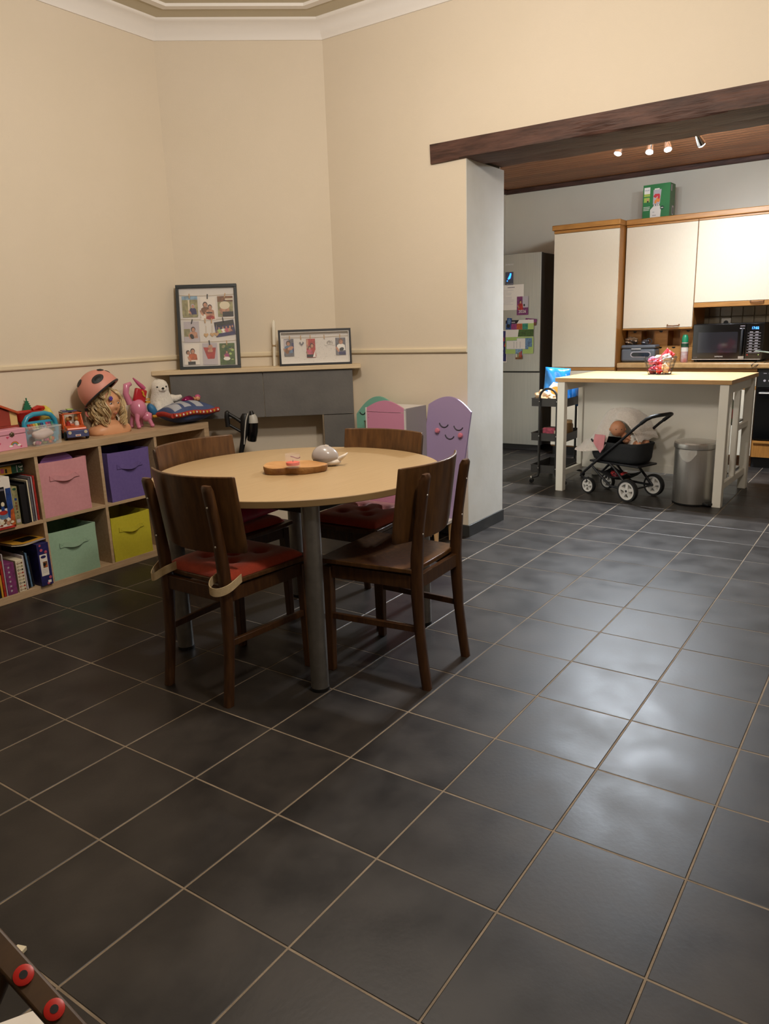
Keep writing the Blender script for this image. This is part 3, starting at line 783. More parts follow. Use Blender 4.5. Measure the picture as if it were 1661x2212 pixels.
for k in range(26):
    x, y_ = random.uniform(-.064, .064), random.uniform(.020, .064); r = random.choice((.008, .010, .012)); m_ = bc[k % 7]
    o = MB(m_).ball((0, 0, 0), r, 10, 8).build('bead')
    o.location = Vector(pt.location) + Vector((RZ(97) @ Vector((x, y_, .003 + r + (.014 if k > 16 else 0)))))
    tag(o, {'pink_dark': 'deep pink', 'turq': 'turquoise', 'p_magenta': 'plum', 'p_lime': 'lime', 'white': 'white', 'p_orange': 'orange', 'p_pink': 'rose'}[m_] + ' bead in the clear plastic tub', 'bead', 'beads in the plastic tub')

kb = thing('toy_keyboard', 'turquoise toy xylophone with carry handle and rainbow keys behind the clear tub', 'toy', (-2.545, .968, Z0), 95, GT)
hp = [(-.098, 0, .035), (-.100, 0, .085), (-.094, 0, .120), (-.072, 0, .148), (-.035, 0, .160), (.035, 0, .160), (.072, 0, .148), (.094, 0, .120), (.100, 0, .085), (.098, 0, .035)]
MB('turq').tube(hp, .013, 12).build('handle', kb, smooth=80)
MB('turq').bb(-.100, .100, -.013, .045, 0, .055).build('body', kb, bevel=.008)
MB('turq').box((0, .005, .098), (.176, .010, .05), RX(-18)).build('key_bed', kb, bevel=.002)
for k, m_ in enumerate(['p_red', 'p_orange', 'p_yellow', 'p_lime', 'p_grass', 'p_blue', 'turq', 'p_pink', 'p_mauve', 'p_teal']):
    MB(m_).box((-.072 + k * .016, -.003, .094), (.014, .010, .034), RX(-18)).build('key', kb, bevel=.002)

mat('house_red', '#8e3222', 0.6); mat('house_orange', '#b9502a', 0.5); mat('house_cream', '#d6b77a', 0.6)
hs = thing('toy_house', 'toy house with brick red walls, orange edged pitched roof and cream gable', 'toy', (-2.575, .775, Z0), 90, GT)
MB('house_red').bb(-.10, .075, -.03, .10, 0, .115).build('wall', hs, bevel=.001)
b = MB('house_red')
for k in range(5): b.bb(-.10, .0755, -.0312, -.03, .012 + k * .02, .014 + k * .02)
b.bb(-.012, -.010, -.0315, -.03, 0, .115); b.build('plank_line', hs)
MB('house_cream').prism([(.036, .1155), (.076, .1155), (.076, .165), (.055, .185), (.036, .20)], -.02, .09, 'y').build('gable', hs)
b = MB('house_orange'); b.bar((-.13, .035, .275), (.082, .035, .176), .15, .012, up=(0, 0, 1)); b.build('roof', hs, bevel=.002)
MB('house_red').prism([(-.10, .116), (.034, .116), (.034, .186), (-.10, .25)], -.025, .095, 'y').build('front_gable', hs)

mat('red_plastic', '#b3261b', 0.25, coat=0.2)
rp = thing('toy_boat', 'red plastic toy boat lying behind the turquoise handle', 'toy', (-2.628, .955, Z0), 90, GT)
b = MB('red_plastic'); b.lathe([(0, .09), (.045, .092), (.068, .13), (.084, .165), (.090, .168), (.088, .175), (.078, .170), (.06, .135), (.04, .10), (0, .099)], n=28, sx=1.0, sy=.45)
b.build('hull', rp, smooth=50); MB('red_plastic').lathe([(0, 0), (.055, 0), (.04, .09), (0, .09)], n=20, sy=.5).build('stand', rp)
MB('red_plastic').tube([(.03, 0, .176), (.062, 0, .186), (.095, 0, .180), (.1, 0, .170)], [.012, .014, .012, .008], 10).build('spout', rp)
mat('tree_green', '#0e6b49', 0.6)
pts = [(-.012, 0), (.012, 0), (.012, .03)]
for k in range(4):
    zz = .03 + k * .027; wv = .048 - k * .010; pts += [(wv, zz), (wv - .010, zz + .006), (wv - .004, zz + .012), (wv - .016, zz + .02)]
pts += [(.004, .148), (-.004, .148)]
for k in range(3, -1, -1):
    zz = .03 + k * .027; wv = .048 - k * .010; pts += [(-(wv - .016), zz + .02), (-(wv - .004), zz + .012), (-(wv - .010), zz + .006), (-wv, zz)]
pts += [(-.012, .03)]
tr = thing('toy_tree', 'dark green toy fir tree standing behind the red toy boat', 'toy', (-2.675, .985, Z0), 80, GT)
MB('tree_green').prism([(x * .82, z * .82 + .118) for x, z in pts], -.004, .004, 'y').build('foliage', tr)
MB('house_red').bb(-.03, .03, -.02, .014, 0, .118).build('base', tr, bevel=.003)
mat('straw', '#d8c964', 0.8, var='#cdbd52', scale=40, bump=0.2, bscale=120)
tag(MB('straw').lathe([(.082, 0), (.085, .06), (.080, .10), (.066, .150), (.045, .176), (.02, .190), (0, .193)], n=32, sy=.5).build('toy_hat', smooth=60), 'yellow domed toy hat behind the orange toy car', 'toy', GT, loc=(-2.652, 1.068, Z0))
mat('taupe', '#8a7a66', 0.8)
tag(MB('taupe').lathe([(.075, 0), (.078, .05), (.070, .10), (.05, .135), (.02, .15), (0, .152)], n=28, sy=.55).build('toy_hat', smooth=60), 'taupe rounded toy hat between the yellow hat and the mannequin head', 'toy', GT, loc=(-2.655, 1.305, Z0))

# orange toy car, roof rack with skateboards, figures inside
mat('car_orange', '#d1581f', 0.3, coat=0.3); mat('car_blue', '#4a4f78', 0.4); mat('lamp_cream', '#c9bfa4', 0.3); mat('tan_fig', '#a9783c', 0.5)
cr = thing('toy_car', 'orange toy off-roader with blue bumper, roof rack and figures inside', 'toy', (-2.545, 1.165, Z0), 68, GT)
MB('car_orange').bb(-.055, .055, -.095, .09, .030, .056).build('chassis', cr, bevel=.004)
b = MB('car_orange'); b.prism([(-.095, .056), (-.020, .056), (-.020, .075), (-.090, .070)], -.052, .052, 'x')
b.build('bonnet', cr, bevel=.004)
b = MB('car_orange')
for sx in (-1, 1):
    b.bar((sx * .049, -.022, .072), (sx * .046, .004, .138), .009, .009).bar((sx * .050, .036, .056), (sx * .047, .036, .138), .009, .009).bar((sx * .050, .086, .056), (sx * .047, .084, .138), .009, .009)
b.bb(-.054, .054, -.006, .092, .136, .143); b.build('cabin', cr, bevel=.003)
MB('car_orange').bb(-.052, .052, .02, .09, .055, .080).build('rear_side', cr, bevel=.003)
MB('car_blue').bb(-.058, .058, -.106, -.094, .016, .056).build('front_bumper', cr, bevel=.003); MB('car_blue').bb(-.058, .058, .091, .099, .016, .036).build('rear_bumper', cr, bevel=.003)
for sx in (-1, 1): MB('lamp_cream').cyl((sx * .042, -.105, .044), (sx * .042, -.109, .044), .009, n=16).build('headlight', cr)
MB('p_white').bb(-.014, .014, -.1085, -.106, .022, .032).build('number_plate', cr); MB('p_red').bb(-.010, .010, -.1090, -.1086, .025, .029).build('plate_lettering', cr)
for sx in (-1, 1):
    for sy in (-.062, .055):
        wl = MB('black').lathe([(0, -.009), (.018, -.009), (.023, -.006), (.023, .006), (.018, .009), (0, .009)], n=20).build('wheel', cr, smooth=40); wl.location = (sx * .056, sy, .0235); wl.rotation_euler = (0, PI / 2, 0)
b = MB('car_blue'); b.bb(-.03, .03, -.0, .06, .150, .156).bb(-.045, -.02, .0, .08, .150, .157); b.use('p_lime').bb(-.018, .014, .01, .07, .158, .163); b.use('black')
for x in (-.05, 0, .05): b.bb(x - .002, x + .002, -.004, .09, .143, .150)
b.build('roof_rack', cr, bevel=.001)
b = MB('tan_fig')
for x, y_ in ((-.022, .02), (.024, .016), (.0, .060)):
    b.use('tan_fig').ball((x, y_, .108), .012, 10, 8).use('p_red' if x < 0 else 'p_white').lathe([(.0, .056), (.014, .058), (.012, .09), (0, .098)], (x, y_, 0), 12)
b.build('figures', cr, smooth=50)

# styling head with blonde curls
mat('skin_toy', '#d8a078', 0.45, var='#d2986f', scale=8); mat('hair_blonde', '#dcc69c', 0.36, var='#bc9f6e', scale=30, stretch=(1, 1, .4)); mat('lip', '#b06a55', 0.4)
mh = thing('styling_head', 'toy styling head with blonde curls and purple flower clip on the cube shelf', 'doll head', (-2.530, 1.392, Z0), 90, GT)
# shoulders and neck: one surface
prof = [(.0, 1.0, 1.0), (.0, 1.0, 1.0), (.012, 1.03, 1.02), (.030, 1.0, 1.0), (.045, .90, .92), (.056, .72, .80), (.064, .46, .62), (.075, .31, .45), (.095, .285, .42), (.11, .28, .42)]
b = MB('skin_toy'); vs = []; fs = []; n = 32
for z, a, c in prof:
    for j in range(n):
        t = 2 * PI * j / n; sx = abs(math.cos(t)) ** .8 * (1 if math.cos(t) > 0 else -1); sy = abs(math.sin(t)) ** .8 * (1 if math.sin(t) > 0 else -1)
        k = 0 if (z == 0 and len(vs) < n) else 1
        vs.append((sx * .130 * a * k, sy * .070 * c * k, z))
for i in range(len(prof) - 1):
    for j in range(n): fs.append((i * n + j, i * n + (j + 1) % n, (i + 1) * n + (j + 1) % n, (i + 1) * n + j))
b.add(vs, fs).build('shoulders', mh, smooth=80)
g = lambda x, z, cx, cz, sx, sz: math.exp(-((x - cx) / sx) ** 2 - ((z - cz) / sz) ** 2)
def face(p, q):
    x, y_, z = p.x, p.y, p.z
    if z < 0: q.x *= 1 - .30 * (-z) ** 1.4; q.y *= 1 - .10 * (-z)
    if y_ < 0:
        d = 0
        d += .015 * g(x, z, 0, -.20, .12, .11) + .006 * g(x, z, 0, -.04, .08, .18)      # nose
        d -= .010 * g(x, z, -.36, .06, .18, .12) + .010 * g(x, z, .36, .06, .18, .12)  # eye sockets
        d += .007 * g(x, z, 0, -.50, .20, .05) + .007 * g(x, z, 0, -.60, .16, .05)      # lips
        d += .008 * g(x, z, 0, -.84, .25, .12)                                          # chin
        d += .006 * g(x, z, -.45, -.30, .22, .22) + .006 * g(x, z, .45, -.30, .22, .22)  # cheeks
        d += .005 * g(x, z, 0, .35, .6, .25)
        q.y -= d
    return q
MB('skin_toy').ball((0, -.006, .172), (.066, .076, .092), 56, 48, face).build('head', mh, smooth=80)
for sx in (-1, 1):
    e = MB('white').ball((sx * .024, -.071, .1775), (.0088, .004, .0050), 12, 8).build('eye', mh, smooth=80)
    MB('p_dark').ball((sx * .024, -.0738, .1775), (.0048, .0022, .0048), 10, 8).build('iris', e)
    MB('p_hair').tube([(sx * (.012 + .006 * k), -.076 + .0016 * k * k * .5, .194 + .0025 * math.sin(k * .8)) for k in range(5)], .0018, 6).build('eyebrow', mh)
MB('lip').ball((0, -.0735, .1215), (.013, .0045, .0030), 12, 6).ball((0, -.0715, .1165), (.011, .0045, .0034), 12, 6).build('lips', mh, smooth=80)
hr = MB('hair_blonde')
hr.ball((0, .010, .192), (.073, .078, .085), 28, 16)
rr = random.Random(11)
for k in range(74):
    side = -1 if k % 2 else 1
    a0 = math.radians(90 + side * (4 + 130 * ((k // 2) + rr.random() * .8) / 37))
    z0 = rr.uniform(.20, .262); L = rr.uniform(.10, .185); rad = rr.uniform(.012, .021); ph = rr.uniform(0, 6.28); turns = rr.uniform(1.1, 1.9) * side
    for q in range(13):
        oa, orad = rr.uniform(0, 6.28), rr.uniform(0, .0085); aj = a0 + rr.uniform(-.05, .05); rj = rad * rr.uniform(.8, 1.1); Lj = L * rr.uniform(.9, 1.05)
        x0, y0 = .068 * math.cos(aj), .076 * math.sin(aj); pts = []; rs = []
        for i in range(19):
            s = i / 18; spread = 1 + .55 * math.sin(min(s * 1.3, 1) * PI / 2)
            cx_, cy_ = x0 * spread + side * .016 * s, .006 + y0 * spread
            if cy_ < -.035: cx_ += side * .020 * s
            cl = s ** .5; an = ph + turns * 2 * PI * s + rr.uniform(-.05, .05)
            pts.append((cx_ + rj * cl * math.cos(an) + orad * math.cos(oa), cy_ + rj * cl * math.sin(an) + orad * math.sin(oa), max(z0 - Lj * s + orad * .4 * math.sin(oa * 2), .050)))
            rs.append(.0027 * (1 - .5 * s))
        hr.tube(pts, rs, 4, caps=False)
for k in range(22):   # fringe swept over the forehead
    sx = -1 if k < 11 else 1; q = (k % 11) / 10
    pts = [(sx * .004 , -.040, .262), (sx * (.020 + .014 * q), -.074, .236 - .004 * q), (sx * (.044 + .010 * q), -.066, .210 - .012 * q), (sx * (.062 + .008 * q), -.040, .180 - .02 * q), (sx * (.070 + .012 * q), -.022, .145 - .02 * q)]
    for e in range(4): hr.tube(crom([(x + rr.uniform(-.003, .003), y_ + rr.uniform(-.003, .001), z + rr.uniform(-.003, .003)) for x, y_, z in pts], 4), .0026, 4, caps=False)
hr.build('hair', mh, smooth=80)
mat('flower', '#5b3f9a', 0.5)
b = MB('flower')
for k in range(6): b.ball((-.030 + .008 * math.cos(k * PI / 3), -.084, .208 + .008 * math.sin(k * PI / 3)), (.006, .003, .006), 8, 6)
b.ball((-.030, -.086, .208), .004, 8, 6); b.build('flower_clip', mh)

# pink bike helmet tipped back on the head
mat('helmet_pink', '#d48f80', 0.5); mat('vent_dark', '#262529', 0.4)
ax = Vector((.82, -.57, 0)).normalized()
hR = Matrix.Rotation(math.radians(38), 3, ax) @ Matrix.Rotation(math.radians(-8), 3, Vector((.57, .82, 0)))
hm = thing('bike_helmet', 'salmon pink child bike helmet with dark vents tipped back on the styling head', 'helmet', (-2.530, 1.352, 1.022), 0, None, rot=hR.to_euler())
b = MB('helmet_pink'); ra, rh = .119, .118
outer = [(ra * math.cos(a), rh * math.sin(a)) for a in [i * PI / 2 / 14 for i in range(15)]]
prof = [(ra - .018, -.022), (ra - .004, -.024), (ra + .001, -.014)] + outer
b.lathe(prof, n=44); b.build('shell', hm, smooth=60)
b = MB('vent_dark'); b.lathe([(.0, .098), (.06, .085), (.092, .045), (.100, 0), (ra - .018, -.022)], n=32).build('liner', hm, smooth=60)
b = MB('vent_dark'); b.tube([((ra - .002) * math.cos(t), (ra - .002) * math.sin(t), -.019) for t in [i * 2 * PI / 40 for i in range(40)]], .006, 8, closed=True).build('rim_trim', hm)
for az, el, w_, h_ in ((-12, 22, .038, .025), (42, 42, .034, .018), (-85, 55, .030, .022), (75, 25, .032, .022), (130, 35, .034, .022), (-165, 35, .034, .022)):
    a, e = math.radians(az), math.radians(el); nrm = Vector((math.cos(e) * math.cos(a), math.cos(e) * math.sin(a), math.sin(e)))
    rt = nrm.to_track_quat('Z', 'Y').to_matrix(); c = nrm * (ra - .001)
    v_ = MB('charcoal').ball(c, (w_, h_, .0045), 20, 8, rot=rt).build('vent', hm, smooth=60)
    MB('black').ball(c + nrm * .002, (w_ * .62, h_ * .6, .004), 16, 8, rot=rt).build('vent_opening', v_, smooth=60)
mat('strap_pink', '#b8685a', 0.7)
hl = Vector(hm.location); hp0 = hl + hR @ Vector((-.055, -.104, -.020))
def hw(p): return hR.transposed() @ (Vector(p) - hl)
upw = hR.transposed() @ Vector((.35, .93, .1))
hs_ = MB('strap_pink'); ribbon(hs_, [hw(hp0 + Vector(d)) for d in ((0, 0, .01), (.004, -.006, -.016), (.004, -.010, -.040), (.008, -.002, -.058), (.012, .020, -.056), (.012, .045, -.034), (.010, .060, -.004))], .011, .002, upw)
hs_.build('strap', hm); bk0 = hw(hp0 + Vector((.006, -.007, -.018)))
MB('black').box(bk0, (.014, .014, .018), hR.transposed()).build('buckle', hm, bevel=.002)

# pink plastic pony-like toy
mat('toy_pink', '#cf7f9c', 0.22, coat=0.3); mat('toy_pink2', '#c25a80', 0.3)
pg = thing('pink_toy', 'pink glossy plastic toy animal with long legs beside the styling head', 'toy', (-2.555, 1.625, Z0), 80, GT)
MB('toy_pink').ball((.0, 0, .118), (.050, .052, .060), 24, 16).build('body', pg, smooth=80)
for k, pts in enumerate(([(-.018, -.02, .10), (-.030, -.03, .05), (-.026, -.036, .012)], [(.030, -.02, .09), (.052, -.03, .045), (.062, -.04, .012)], [(-.02, .03, .09), (-.03, .04, .04), (-.03, .045, .012)], [(.02, .03, .09), (.03, .04, .04), (.034, .045, .012)])):
    MB('toy_pink').tube(pts, [.018, .013, .012], 12).ball(pts[-1], (.013, .016, .012), 12, 8).build('leg', pg, smooth=80)
MB('toy_pink').tube([(.036, .0, .075), (.050, -.02, .060), (.058, -.03, .042)], [.030, .034, .012], 14).build('skirt_piece', pg, smooth=80)
MB('toy_pink2').tube([(.055, 0, .235), (.040, 0, .250), (.015, .0, .275), (-.012, 0, .305)], [.012, .014, .011, .004], 12).build('ear', pg, smooth=80)
MB('toy_pink').tube([(-.04, .02, .15), (-.06, .02, .215), (-.05, .02, .262), (-.02, .02, .272)], [.02, .018, .020, .012], 12).build('neck', pg, smooth=80)
mat('bag_red', '#b3202c', 0.4)
bg = MB('bag_red').box((.020, .0, .195), (.075, .03, .085), RY(18)).build('red_bag', pg, bevel=.008)
b = MB('p_yellow'); b.tube([(.028, -.017, .225), (.036, -.018, .212), (.034, -.018, .20), (.044, -.018, .188)], .006, 8).box((.062, -.006, .155), (.026, .026, .012)).box((.064, -.006, .172), (.022, .024, .006)); b.build('yellow_trim', bg)
mat('toy_blue', '#2d6f9e', 0.5)
MB('toy_blue').ball((.098, .01, .100), (.026, .03, .045), 16, 10, rot=RY(-28)).build('blue_wing', pg, smooth=80)
b = MB('p_yellow'); 
for x in (.094, .106, .118): b.ball((x, -.01, .062), (.009, .012, .010), 10, 6)
b.build('yellow_feet', pg, smooth=80)

# star-trimmed cushion with toys on it
mat('cush_blue', '#49577f', 0.8, var='#3c4a72', scale=12, bump=0.1, bscale=90); mat('cush_grey', '#a7aab4', 0.8); mat('trim_red', '#a93324', 0.75, var='#98291c', scale=60); mat('trim_yellow', '#cfa63a', 0.7)
cu = thing('star_cushion', 'blue cushion with red star-patterned border lying on the shelf end', 'cushion', (-2.448, 1.902, Z0 + .028), 86, GT)
CW, CD, CHh = .325, .20, .130
def ctop(u, v):
    e = (max(1 - u * u, 0) * max(1 - v * v, 0)) ** .42
    return (u * CW / 2 * (1 + .08 * v * v * abs(u)), v * CD / 2 * (1 + .10 * u * u), .044 + CHh * .52 * e + .004 * math.sin(5 * u + 4 * v))
b = MB('cush_blue'); b.slab(ctop, 26, 18, lambda u, v: (0, 0, -2 * (ctop(u, v)[2] - .044) + .002 - .016 * (1 - (1 - u * u) * (1 - v * v)) * 0)); b.build('pillow', cu, smooth=80)
b = MB('trim_red')
for (a0, a1) in (((-1, -1), (1, -1)), ((1, -1), (1, 1)), ((1, 1), (-1, 1)), ((-1, 1), (-1, -1))):
    pts = []
    for i in range(13):
        s = i / 12; u = a0[0] + (a1[0] - a0[0]) * s; v = a0[1] + (a1[1] - a0[1]) * s; x, y_, z = ctop(u, v); pts.append((x * 1.0, y_ * 1.0, z))
    b.tube(pts, .0155, 8)
b.build('border', cu, smooth=80)
b = MB('white')
for k in range(13):
    u = -.92 + 1.84 * k / 12; x, y_, z = ctop(u, -1); pts = []
    if k % 2 == 0:
        b.use('white')
        for q in range(10):
            r = .008 if q % 2 == 0 else .0036; a = PI / 2 + q * PI / 5; pts.append((x + r * math.cos(a), z + .003 + r * math.sin(a)))
    else:
        b.use('trim_yellow'); pts = [(x + .006 * math.cos(q * PI / 4), z + .003 + .008 * math.sin(q * PI / 4)) for q in range(8)]
    b.prism(pts, y_ - .0175, y_ - .012, 'y')
b.build('star_print', cu)
b = MB('cush_grey')
for k in range(3):
    u0 = (.30, -.25, -.7)[k]; 
    b.slab(lambda u, v: (lambda p: (p[0], p[1], p[2] + .0008))(ctop(u0 + .16 * u, -.25 + .60 * v)), 6, 8, (0, 0, .0008))
b.build('grey_patch', cu, smooth=80)

mat('plush_white', '#e6e0d6', 0.95, var='#dad3c8', scale=70, bump=0.5, bscale=120, sheen=0.6)
sl = thing('plush_seal', 'white plush seal with black nose sitting up against the cushion', 'plush toy', (-2.600, 1.845, Z0 + .064), 66, GT)
def lathe_off(prof, n=28):
    vs = []; fs = []
    for (rx, ry, z, ox, oy) in prof:
        for j in range(n):
            t = 2 * PI * j / n; vs.append((ox + rx * math.cos(t), oy + ry * math.sin(t), z))
    for i in range(len(prof) - 1):
        for j in range(n): fs.append((i * n + j, i * n + (j + 1) % n, (i + 1) * n + (j + 1) % n, (i + 1) * n + j))
    return vs, fs
pf = [(.001, .001, -.0, 0, 0), (.052, .05, .002, 0, 0), (.072, .066, .025, 0, 0), (.076, .068, .055, 0, 0), (.070, .062, .09, 0, -.002), (.060, .055, .12, -.004, -.006), (.054, .052, .140, -.006, -.010), (.054, .054, .160, -.007, -.013), (.051, .052, .18, -.007, -.014), (.042, .043, .20, -.006, -.012), (.026, .027, .213, -.006, -.010), (.001, .001, .218, -.006, -.010)]
MB('plush_white').add(*lathe_off(pf)).build('body', sl, smooth=80)
MB('plush_white').ball((-.004, -.058, .155), (.026, .018, .017), 16, 10).build('muzzle', sl, smooth=80)
for sx in (-1, 1): MB('black').ball((-.006 + sx * .028, -.058, .172), .0055, 10, 8).build('eye', sl, smooth=80)
MB('black').ball((-.004, -.077, .163), (.009, .006, .007), 12, 8).build('nose', sl, smooth=80)
MB('black').tube([(-.004, -.077, .157), (-.004, -.077, .150)], .0009, 6).tube([(-.016, -.070, .146), (-.004, -.076, .149), (.010, -.072, .146)], .0009, 6).build('mouth', sl)
MB('plush_white').tube([(.058, -.01, .095), (.088, -.022, .090), (.112, -.030, .100)], [.024, .022, .014], 12).ball((.112, -.03, .10), .014, 10, 8).build('flipper', sl, smooth=80)
MB('plush_white').tube([(-.04, -.05, .07), (-.040, -.075, .03), (-.036, -.085, -.005)], [.026, .026, .018], 12).ball((-.036, -.085, -.005), .018, 10, 8).build('flipper', sl, smooth=80)
mat('sequin', '#9c1a5e', 0.25, metal=0.5, var='#5e0f3c', scale=55)
md = thing('mermaid_doll', 'small doll with shiny magenta mermaid tail lying on the star cushion', 'doll', (-2.475, 1.965, Z0 + .118), 86, GT)
MB('sequin').tube([(-.062, -.01, .022), (-.035, -.01, .026), (0, 0, .026), (.03, .01, .022)], [.012, .022, .026, .018], 14).build('tail', md, smooth=80)
MB('skin_toy').tube([(.028, .01, .024), (.045, .012, .026), (.06, .012, .024)], [.016, .014, .008], 12).ball((.075, .012, .026), (.018, .017, .017), 14, 10).build('body', md, smooth=80)
MB('toy_pink2').ball((.080, .018, .036), (.020, .02, .016), 14, 10).build('hair', md, smooth=80)
# ================================================================== ON THE MANTEL
mat('frame_dark', '#2f3437', 0.45); mat('frame_black', '#151314', 0.45); mat('mount', '#d9d3cc', 0.7); mat('speck', '#8a8682', 0.7); mat('peg_wood', '#c09a6a', 0.6); mat('twine', '#b79f7a', 0.8)
mat('pane', '#ffffff', 0.04, alpha=0.04, spec=0.6)
def peg(parent, x, z, m, y, s=1.0, a=0):
    o = MB(m).box((0, 0, 0), (.007 * s, .006, .034 * s)).build('peg', parent, bevel=.0008, seg=1); o.location = (x, y, z); o.rotation_euler = (0, math.radians(a), 0); return o
def figure(b, x, z, s, y, top, hair='p_hair', skin='p_skin'):
    b.flat([(x - .30 * s, z - .5 * s), (x + .30 * s, z - .5 * s), (x + .24 * s, z + .06 * s), (x + .10 * s, z + .14 * s), (x - .10 * s, z + .14 * s), (x - .24 * s, z + .06 * s)], y, top)
    b.ell(x, z + .28 * s, .145 * s, .175 * s, y - .0004, hair, 12); b.ell(x + .01 * s, z + .25 * s, .105 * s, .135 * s, y - .0008, skin, 12)
    b.ell(x - .22 * s, z - .2 * s, .07 * s, .2 * s, y - .0008, skin, 8, .5)
def photo(parent, cx, cz, w, h, y, bg, bits, curl=.0):
    b = MB(bg)
    b.slab(lambda u, v: (u * w / 2, -.0025 * max(0, -v) ** 2 * curl, v * h / 2), 4, 6, (0, -.0006, 0))
    q = MB('p_skin')
    bits(q)
    ph = b.build('photo', parent, smooth=60); ph.location = (cx, y, cz)
    if q.v: q.build('picture', ph, smooth=0)
    return ph
# tall frame
f1 = thing('framed_photos', 'tall dark grey frame with nine pegged family photos leaning on the mantel', 'picture frame', chim(.200, .165, 1.0965), 0, None, rot=(math.radians(-10.5), 0, math.radians(CH)))
W, Hh = .392, .546
for x0, x1, z0, z1 in ((-W / 2, W / 2, 0, .020), (-W / 2, W / 2, Hh - .020, Hh), (-W / 2, -W / 2 + .018, .020, Hh - .020), (W / 2 - .018, W / 2, .020, Hh - .020)):
    MB('frame_dark').bb(x0, x1, 0, .030, z0, z1).build('frame_side', f1, bevel=.0015)
MB('mount').bb(-W / 2 + .018, W / 2 - .018, .022, .028, .020, Hh - .020).build('backing', f1)
yf = .0205
def b1(q): q.rect(-.05, .045, .05, .068, -.0008, 'p_sky'); q.rect(-.05, -.06, .05, .045, -.0008, 'p_olive'); q.rect(-.012, -.06, -.002, .045, -.0012, 'p_cream'); figure(q, .018, -.02, .085, -.0016, 'p_navy', 'p_lgrey')
def b2(q): figure(q, -.018, -.004, .11, -.0008, 'p_brown'); figure(q, .012, -.018, .10, -.0024, 'p_skin'); q.rect(-.012, -.03, .026, -.022, -.0040, 'p_black'); q.ell(.012, -.058, .026, .014, -.0040, 'p_red')
def b3(q): q.rect(-.05, .03, .05, .066, -.0006, 'p_brown'); q.rect(.0, .04, .05, .05, -.001, 'p_cream'); figure(q, -.004, -.012, .11, -.0014, 'p_skin'); q.ell(-.004, .006, .034, .026, -.0032, 'p_cream'); q.rect(-.02, -.066, .05, -.035, -.0036, 'p_dark')
def b4(q): q.rect(-.05, -.064, .05, -.03, -.0006, 'p_grey'); q.rect(-.05, -.03, -.01, .02, -.0008, 'p_olive'); figure(q, .010, -.012, .10, -.0012, 'p_skin'); q.ell(.0, -.03, .012, .018, -.003, 'p_black', 12, .5)
def b5(q):
    q.rect(-.062, .02, .062, .048, -.0006, 'p_dark'); q.rect(-.062, -.048, .062, -.03, -.0006, 'p_lgrey')
    for x, m_ in ((-.038, 'p_lime'), (-.012, 'white'), (.010, 'p_pink'), (.034, 'p_skin'), (.05, 'p_navy')): figure(q, x, -.006, .05, -.0010, m_)
def b6(q): q.rect(-.05, -.066, .05, -.03, -.0006, 'p_lgrey'); figure(q, .006, -.008, .105, -.001, 'p_orange'); q.ell(-.024, .014, .013, .014, -.0028, 'p_hair'); q.ell(-.02, .01, .01, .011, -.0032, 'p_skin'); q.rect(-.026, -.066, .022, -.046, -.0032, 'p_dark')
def b7(q):
    q.flat([(-.042, .044), (.040, .040), (.028, -.03), (.006, -.052), (-.016, -.034)], -.0008, 'p_red'); q.ell(.004, .044, .015, .018, -.0014, 'p_skin'); q.rect(-.014, .012, .018, .028, -.0012, 'p_skin')
    q.rect(-.016, -.070, -.006, -.045, -.0012, 'p_skin').rect(.018, -.070, .028, -.045, -.0012, 'p_skin')
def b8(q):
    for k in range(10): q.ell(random.uniform(-.035, .035), random.uniform(-.055, .055), .010, .008, -.0008 - .00003 * k, random.choice(['p_lime', 'p_olive', 'p_green']), 8)
    figure(q, -.004, -.004, .06, -.0014, 'p_magenta'); q.ell(-.004, -.03, .022, .012, -.003, 'white')
photo(f1, -.112, .408, .096, .136, yf, 'p_olive', b1, 1); photo(f1, .004, .392, .096, .150, yf, 'p_white', b2, 1); photo(f1, .116, .405, .098, .132, yf, 'p_olive', b3, 1)
photo(f1, -.110, .246, .098, .134, yf, 'p_lgrey', b4, 1); o = photo(f1, .105, .262, .128, .098, yf, 'p_navy', b5, 1); o.rotation_euler = (0, math.radians(-7), 0)
photo(f1, -.118, .100, .098, .134, yf - .001, 'p_white', b6, 1); photo(f1, .000, .100, .096, .140, yf, 'p_lgrey', b7, 1); photo(f1, .112, .096, .098, .140, yf, 'p_grass', b8, 1)
b = MB('twine')
for z in (.482, .328, .184): b.tube([(-W / 2 + .018 + (W - .036) * i / 8, yf - .002, z - .006 * math.sin(PI * i / 8)) for i in range(9)], .0009, 5)
b.build('twine', f1)
for x, z, m_, a in ((-.112, .476, 'peg_wood', 0), (.004, .470, 'black', 3), (.116, .474, 'peg_wood', 14), (-.105, .312, 'black', 16), (.096, .318, 'black', -8), (.0, .172, 'black', -6), (.112, .168, 'peg_wood', 0), (-.02, .315, 'peg_wood', 0), (.022, .313, 'peg_wood', 5)): peg(f1, x, z, m_, yf - .005, .9, a)
for x, z in ((-.018, .222), (.022, .224), (.050, .226)):
    heart(MB('peg_wood'), 0, 0, .016, 0, 'peg_wood'); b = MB('peg_wood'); heart(b, 0, 0, .016, -.002, 'peg_wood'); o = b.build('heart_tag', f1); o.location = (x, yf - .003, z)
    MB('twine').tube([(x, yf - .004, z + .012), (x + .002, yf - .004, z + .06)], .0012, 5).build('heart_string', f1)
mp = MB('plastic_sheen' if 0 else 'pane').bb(-W / 2 + .018, W / 2 - .018, .006, .008, .020, Hh - .020).build('glazing', f1)

